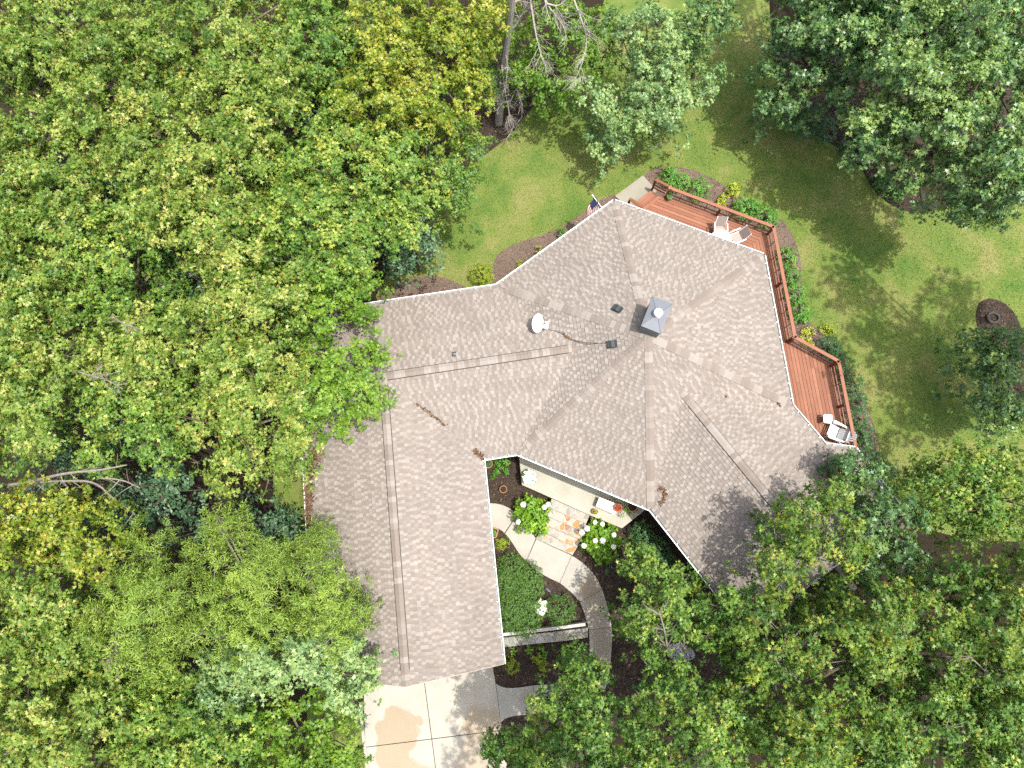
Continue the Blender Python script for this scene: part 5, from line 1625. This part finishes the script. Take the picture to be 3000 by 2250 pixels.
for lab, bl in (
    ('dark green shrub at the angle of the deck rail, right of the lime shrubs', [(2432, 1012, 34, .8), (2455, 1030, 24, .8)]),
    ('dark green shrub outside the outer corner of the lower deck', [(2478, 1062, 31, .8)]),
    ('dark green shrub outside the lower deck, second from the corner', [(2502, 1118, 31, .8)]),
    ('dark green shrub outside the lower deck, level with the white side table', [(2516, 1170, 30, .8)]),
    ('tall dark green shrub outside the rail behind the slatted armchair', [(2520, 1225, 33, .9), (2532, 1262, 32, .9), (2540, 1292, 24, .8)])):
    shrub(lab, bl, 'shrub_dark', L=.075, dens=170, group=GD, tintb=.62)
shrub('dark green shrub in the shade at the small roof projection', [(2575, 1350, 26, .9), (2600, 1380, 30, .9)], 'shrub_dark', L=.08, dens=150)
GL = 'lime yellow shrubs along the deck'
for lab, bl in (
    ('loose lime-yellow shrub beside the lawn behind the deck', [(2148, 552, 24, .5), (2160, 545, 16, .5)]),
    ('loose lime-yellow shrub against the deck rail, left of the dense green shrubs', [(2122, 582, 20, .5), (2108, 592, 12, .4)]),
    ('low lime-yellow plant touching the east rail on pale mulch', [(2362, 972, 16, .4), (2376, 968, 14, .4)]),
    ('bright lime-yellow plant at the lawn edge of the pale mulch', [(2420, 960, 18, .4), (2436, 972, 13, .4)]),
    ('low lime-yellow plant at the angle of the deck rail', [(2368, 998, 15, .4), (2380, 1006, 10, .4)])):
    shrub(lab, bl, 'lime', L=.09, dens=85, group=GL, shell=.3)
shrub('rounded yellow-green bush at the inner corner of the gutter', [(1410, 800, 33, .95), (1425, 815, 20, .8)], 'lime', L=.07, dens=190, tintb=.15)
shrub('small green shrub peeping out by the flag corner gutter', [(1648, 680, 15, .6)], 'shrub', L=.08, dens=150)
shrub('yellow-green shrub peeping out from the middle of the northwest gutter', [(1578, 732, 15, .5)], 'lime', L=.08, dens=110, tintb=.25)
shrub('small yellow-green shrub peeping out beside the pale mulch gutter', [(1528, 772, 12, .5)], 'lime', L=.08, dens=110, tintb=.25)

# hydrangeas
for lab, bl, fl_ in (
    ('bright green hydrangea with four white flower heads left of the front steps', [(1557, 1500, 44, 1.05), (1540, 1475, 30, 1.0), (1585, 1500, 32, 1.0), (1550, 1535, 34, .95), (1580, 1545, 24, .8), (1525, 1510, 24, .9)], [(1533, 1478, 1.12, 1.1), (1595, 1486, 1.1, 1.0), (1606, 1477, 1.0, .9), (1518, 1529, .9, .9)]),
    ('bright green hydrangea with many white flower heads right of the front steps', [(1755, 1580, 46, 1.05), (1745, 1550, 32, 1.0), (1785, 1565, 30, 1.0), (1790, 1600, 32, .95), (1735, 1600, 30, .95), (1765, 1620, 32, .85), (1785, 1640, 14, .7)], [(1720, 1548, 1.0, 1.1), (1705, 1560, .95, 1.1), (1765, 1535, 1.05, .9), (1743, 1530, 1.0, .8), (1799, 1567, 1.05, .9), (1766, 1584, 1.2, 1.2), (1744, 1584, 1.15, .9), (1711, 1599, .95, 1.0), (1798, 1602, 1.0, 1.0)])):
    t, _ = shrub(lab, bl, 'hydr', L=.17, w=.62, k=6, dens=42, group='hydrangeas beside the front steps', elev=(-.4, .5), tintb=.5, name='hydrangea', shell=.55)
    flower_heads(t, fl_, .10)

# clipped boxwoods
GB = 'clipped boxwoods in the front bed'
for lab, bl in (
    ('broad clipped boxwood mass along the garage gutter, upper half', [(1500, 1665, 44, .95), (1475, 1690, 34, .9), (1545, 1690, 44, .95), (1520, 1720, 46, 1.0), (1560, 1720, 36, .95), (1480, 1720, 36, .95)]),
    ('broad clipped boxwood mass along the garage gutter, lower half', [(1500, 1770, 46, .95), (1540, 1790, 44, .95), (1500, 1810, 42, .9), (1545, 1830, 38, .9), (1480, 1780, 34, .9), (1515, 1840, 28, .8)]),
    ('round clipped boxwood ball beside the curved walkway', [(1642, 1790, 44, .95)])):
    shrub(lab, bl, 'box', L=.038, w=.6, k=6, dens=680, group=GB, tintb=.55, name='boxwood')
shrub('yellowish green low shrub at the right side of the boxwoods', [(1572, 1810, 20, .6), (1568, 1835, 18, .6), (1560, 1770, 14, .6)], 'box', L=.045, dens=420, tintb=.97)
shrub('dark glossy evergreen shrub beside the porch corner', [(1880, 1560, 34, 1.1), (1900, 1600, 40, 1.2), (1935, 1610, 34, 1.1), (1950, 1650, 34, 1.1), (1910, 1640, 32, 1.0)], 'shrub_dark', L=.08, dens=190, tintb=.55)
shrub('bright green low shrub at the foot of the walkway oak', [(1870, 1655, 22, .6), (1858, 1680, 16, .5)], 'shrub', L=.10, dens=90)
GF = 'leafy perennials in the lower front bed'
for lab, bl, mt in (
    ('star-shaped green fern under the garage gutter', [(1470, 1912, 26, .4), (1498, 1905, 16, .35)], 'hydr'),
    ('star-shaped green fern second from the garage', [(1545, 1905, 18, .35)], 'hydr'),
    ('star-shaped green fern third from the garage, the largest', [(1586, 1908, 22, .4), (1590, 1925, 14, .3)], 'hydr'),
    ('tiny star-shaped green fern between the two larger ones', [(1621, 1899, 9, .25)], 'hydr'),
    ('star-shaped green fern nearest the walkway', [(1655, 1898, 18, .35)], 'hydr'),
    ('yellow-green bushy plant under the garage gutter corner', [(1502, 1945, 24, .5), (1495, 1962, 16, .4)], 'lime'),
    ('yellow-green bushy plant in the middle of the lower bed', [(1580, 1940, 20, .5), (1592, 1962, 18, .45), (1562, 1930, 12, .4)], 'lime'),
    ('small yellow-green seedling in the middle of the lower bed', [(1631, 1947, 7, .3)], 'lime')):
    shrub(lab, bl, mt, L=.14 if mt == 'hydr' else .09, w=.45, k=7, dens=34 if mt == 'hydr' else 95, group=GF, tintb=.3 if mt == 'hydr' else .1, shell=.2, stems=False)
shrub('light green shrub beside the walkway in the lower bed', [(1672, 1930, 26, .7), (1690, 1935, 18, .6), (1665, 1955, 18, .6)], 'hydr', L=.10, dens=80, tintb=.35)
shrub('spreading green perennial beside the terracotta pots', [(1465, 1360, 20, .4), (1482, 1352, 14, .4), (1440, 1400, 12, .3), (1480, 1385, 12, .3), (1455, 1385, 14, .3)], 'shrub', L=.11, dens=60, shell=.2, tintb=.45)
shrub('low green ground cover beside the square planter', [(1474, 1590, 22, .25), (1465, 1600, 14, .2)], 'lime', L=.07, dens=150, tintb=.05, shell=.3)
shrub('grey-green low plant in the dark mulch right of the walkway', [(1780, 1672, 13, .25), (1795, 1660, 10, .25)], 'teal', L=.08, dens=70, shell=.2)
shrub('dark leafy shrub at the edge of the northeast mulch bed', [(2370, 345, 55, 1.4), (2420, 370, 40, 1.2), (2335, 330, 35, 1.2), (2300, 345, 24, 1)], 'shrub_dark', L=.10, dens=100, tintb=.5)
shrub('small green shrub in the dark mulch under the big oak', [(2600, 540, 32, .7), (2630, 560, 26, .7), (2650, 530, 30, .8), (2575, 520, 18, .6)], 'shrub', L=.10, dens=80, tintb=.25)
shrub('dark green shrub under the big oak, left of the small green shrub', [(2510, 440, 34, .8), (2540, 400, 34, .9), (2480, 430, 24, .7)], 'shrub_dark', L=.10, dens=80, tintb=.45)

# ------------------------------------------------------------------ pots and small things
def pot(label, px, py, z, r_px, h, mat='terracotta', soil=True, name='flower_pot', group=None):
    c = P(px, py, z + h); c[2] = z
    r = r_px / ppm(px, py, z + h)
    t = thing(name, label, 'pot', c, group)
    mb = MB()
    mb.lathe(c, [(r * .68, 0), (r * .92, h * .8), (r, h * .82), (r, h), (r * .86, h), (r * .84, h * .86), (0, h * .86)], 24)
    mb.build('pot', M[mat], t, smooth=False)
    if soil:
        mb = MB(); mb.lathe(c + [0, 0, h * .87], [(r * .845, 0), (0, .015)], 20); mb.build('soil', M['soil'], t)
    return t, c, r
def pot_plant(t, c, r, z, mat, n, L, spread=1.0, h=.15, tint=.5, flowers=0):
    N = n
    a = rng.uniform(0, 6.28, N); rr = r * spread * np.sqrt(rng.random(N))
    p = np.stack([c[0] + rr*np.cos(a), c[1] + rr*np.sin(a), z + h * (1 - .6 * (rr / (r * spread))**2) * rng.uniform(.6, 1.1, N)], 1)
    ax = np.stack([np.cos(a) * .5, np.sin(a) * .5, np.ones(N)], 1) + rng.normal(0, .25, (N, 3))
    V, T = leaves(p, ax, 5, L, .6, rng, np.full(N, tint), (-.3, .5), lobed=False, jitter=.01)
    tri_mesh('foliage', V, 4, [(0, 1, 2), (0, 2, 3)], M[mat], np.clip(T, 0, 1), t)
    for _ in range(flowers):
        a_ = rng.uniform(0, 6.28); q = r * spread * math.sqrt(rng.random()) * .95
        cc_ = np.array([c[0] + q*math.cos(a_), c[1] + q*math.sin(a_), z + h * (1.08 - .55 * (q/(r*spread))**2)])
        Vf, Tf = leaves(cc_[None], np.array([[.2*math.cos(a_), .2*math.sin(a_), 1.0]]), 5, .058, .95, rng, np.array([.8]), (-.1, .25), lobed=False, jitter=.003)
        tri_mesh('flower', Vf, 4, [(0, 1, 2), (0, 2, 3)], M['petal'], np.clip(Tf, 0, 1), t)
t, c, r = pot('larger terracotta pot with a low green plant at the gutter corner', 1430, 1358.5, 0, 13, .32); pot_plant(t, c, r, .26, 'shrub_dark', 60, .05, .75, .05)
t, c, r = pot('smaller terracotta pot holding only soil in the mulch', 1474.5, 1433.5, 0, 11, .26)
# rounded square terracotta planter
c = P(1445, 1560, .3); c[2] = 0
t = thing('planter', 'rounded square terracotta planter tucked against the garage gutter', 'planter', c)
R = rotz(math.radians(-18))
out_ = [tuple((R @ np.array([x, y, 0]))[:2] + c[:2]) for x, y in rrect(.38, .40, .09)]
inn_ = [tuple((R @ np.array([x, y, 0]))[:2] + c[:2]) for x, y in rrect(.31, .33, .07)]
m_ = len(out_); mb = MB()
mb.add([(x, y, 0) for x, y in out_] + [(x, y, .3) for x, y in out_] + [(x, y, .3) for x, y in inn_] + [(x, y, .22) for x, y in inn_],
       [(i, (i+1) % m_, m_ + (i+1) % m_, m_ + i) for i in range(m_)] + [(m_+i, m_+(i+1) % m_, 2*m_+(i+1) % m_, 2*m_+i) for i in range(m_)] + [(2*m_+i, 2*m_+(i+1) % m_, 3*m_+(i+1) % m_, 3*m_+i) for i in range(m_)])
mb.build('pot', M['terracotta'], t)
mb = MB(); mb.add([(x, y, .23) for x, y in inn_], [tuple(range(m_))]); mb.build('soil', M['soil'], t)
pot_plant(t, c, .13, .24, 'shrub', 30, .06, 1.0, .08)
t, c, r = pot('pot of white flowers standing on the porch slab', 1551, 1398, ZP, 11, .28); pot_plant(t, c, r, ZP + .25, 'shrub', 130, .07, 1.8, .24, .35, 85)
t, c, r = pot('pot of white flowers in the mulch beside the boxwood ball', 1586, 1779, 0, 17, .34, 'pot_olive'); pot_plant(t, c, r, .3, 'hydr', 110, .08, 1.25, .2, .4, 70)
t, c, r = pot('small brown pot with a seedling at the porch edge', 1744, 1499, ZP, 8.5, .24); pot_plant(t, c, r, ZP + .22, 'lime', 6, .06, .5, .04)
t, c, r = pot('wide terracotta pot with a leggy green plant under the eave', 1853, 1483, ZP, 16, .36)
shrub('leggy light green branches spreading from the wide porch pot', [(1815, 1478, 8, .5), (1824, 1494, 8, .45), (1818, 1513, 8, .4), (1840, 1490, 9, .5), (1850, 1508, 8, .4), (1865, 1500, 7, .4), (1808, 1460, 7, .5), (1832, 1475, 8, .55)], 'hydr', L=.09, dens=70, z=ZP, tintb=.3, shell=.1, name='potted_plant', cat='plant', stems=False)
# white bench with a red-leaved pot
bz = .42
bc = [P2(*q, ZP + bz) for q in ((1756, 1457), (1816, 1480), (1800, 1507), (1746, 1483))]
t = thing('bench', 'low white bench on the porch, dappled with plant shade', 'bench', (*np.mean(bc, 0), ZP))
mb = MB(); mb.prism([tuple(p) for p in bc], ZP + bz - .05, ZP + bz, bevel=.015); mb.build('seat', M['plastic_white'], t)
bm = np.mean(bc, 0)
for p in bc:
    q = bm + (p - bm) * .85
    mb = MB(); mb.box((*q, ZP + bz / 2 - .03), (.06, .06, bz - .05)); mb.build('leg', M['plastic_white'], t)
t, c, r = pot('red-brown pot with red leaves standing on the white bench', 1811, 1488, ZP + bz, 11.5, .2); pot_plant(t, c, r, ZP + bz + .17, 'redleaf', 60, .07, .85, .05)
# hanging pot by the deck newel
t, c, r = pot('olive pot with small plants standing on the deck by the newel', 1963, 574, ZK, 9, .3, 'pot_olive'); pot_plant(t, c, r, ZK + .26, 'shrub', 30, .06, .8, .05, .4)
# bluish stones
for lab, (a, b), ang in (('long blue-grey stone lying in the mulch beside the boxwoods', (1606, 1729), -.75), ('shorter blue-grey stone lying behind the boxwood ball', (1634, 1747), -.5)):
    c = P(a, b, .06)
    mb = MB(); mb.lathe((c[0], c[1], .05), [(0, -.06), (.10, -.05), (.14, 0), (.12, .05), (.06, .075), (0, .08)], 12, rot=rotz(ang) @ np.diag([1.25, .45, 1.0]))
    o = mb.build('stone', M['boulder'], smooth=True); tag(o, lab, 'stone', 'blue-grey stones in the front bed')
# dark ring in the small mulch island
c = P(2911, 930, .1); c[2] = .02
rp = [c + np.array([.26*math.cos(a), .22*math.sin(a), .05]) for a in np.linspace(0, 2*math.pi, 29)]
mb = MB(); mb.tube(rp, .055, 8, cap=False); o = mb.build('planter_ring', simple('grey_ring', (.05, .05, .045), .8), smooth=True)
tag(o, 'dark grey ring lying in the small mulch island', 'ring')

for o in scene.objects:
    for key in ('_o', '_wl'):
        if key in o: del o[key]
print('FOLIAGE TRIS', TOTAL[0], 'CAPS', caps_n, 'SHINGLES', len(singles))
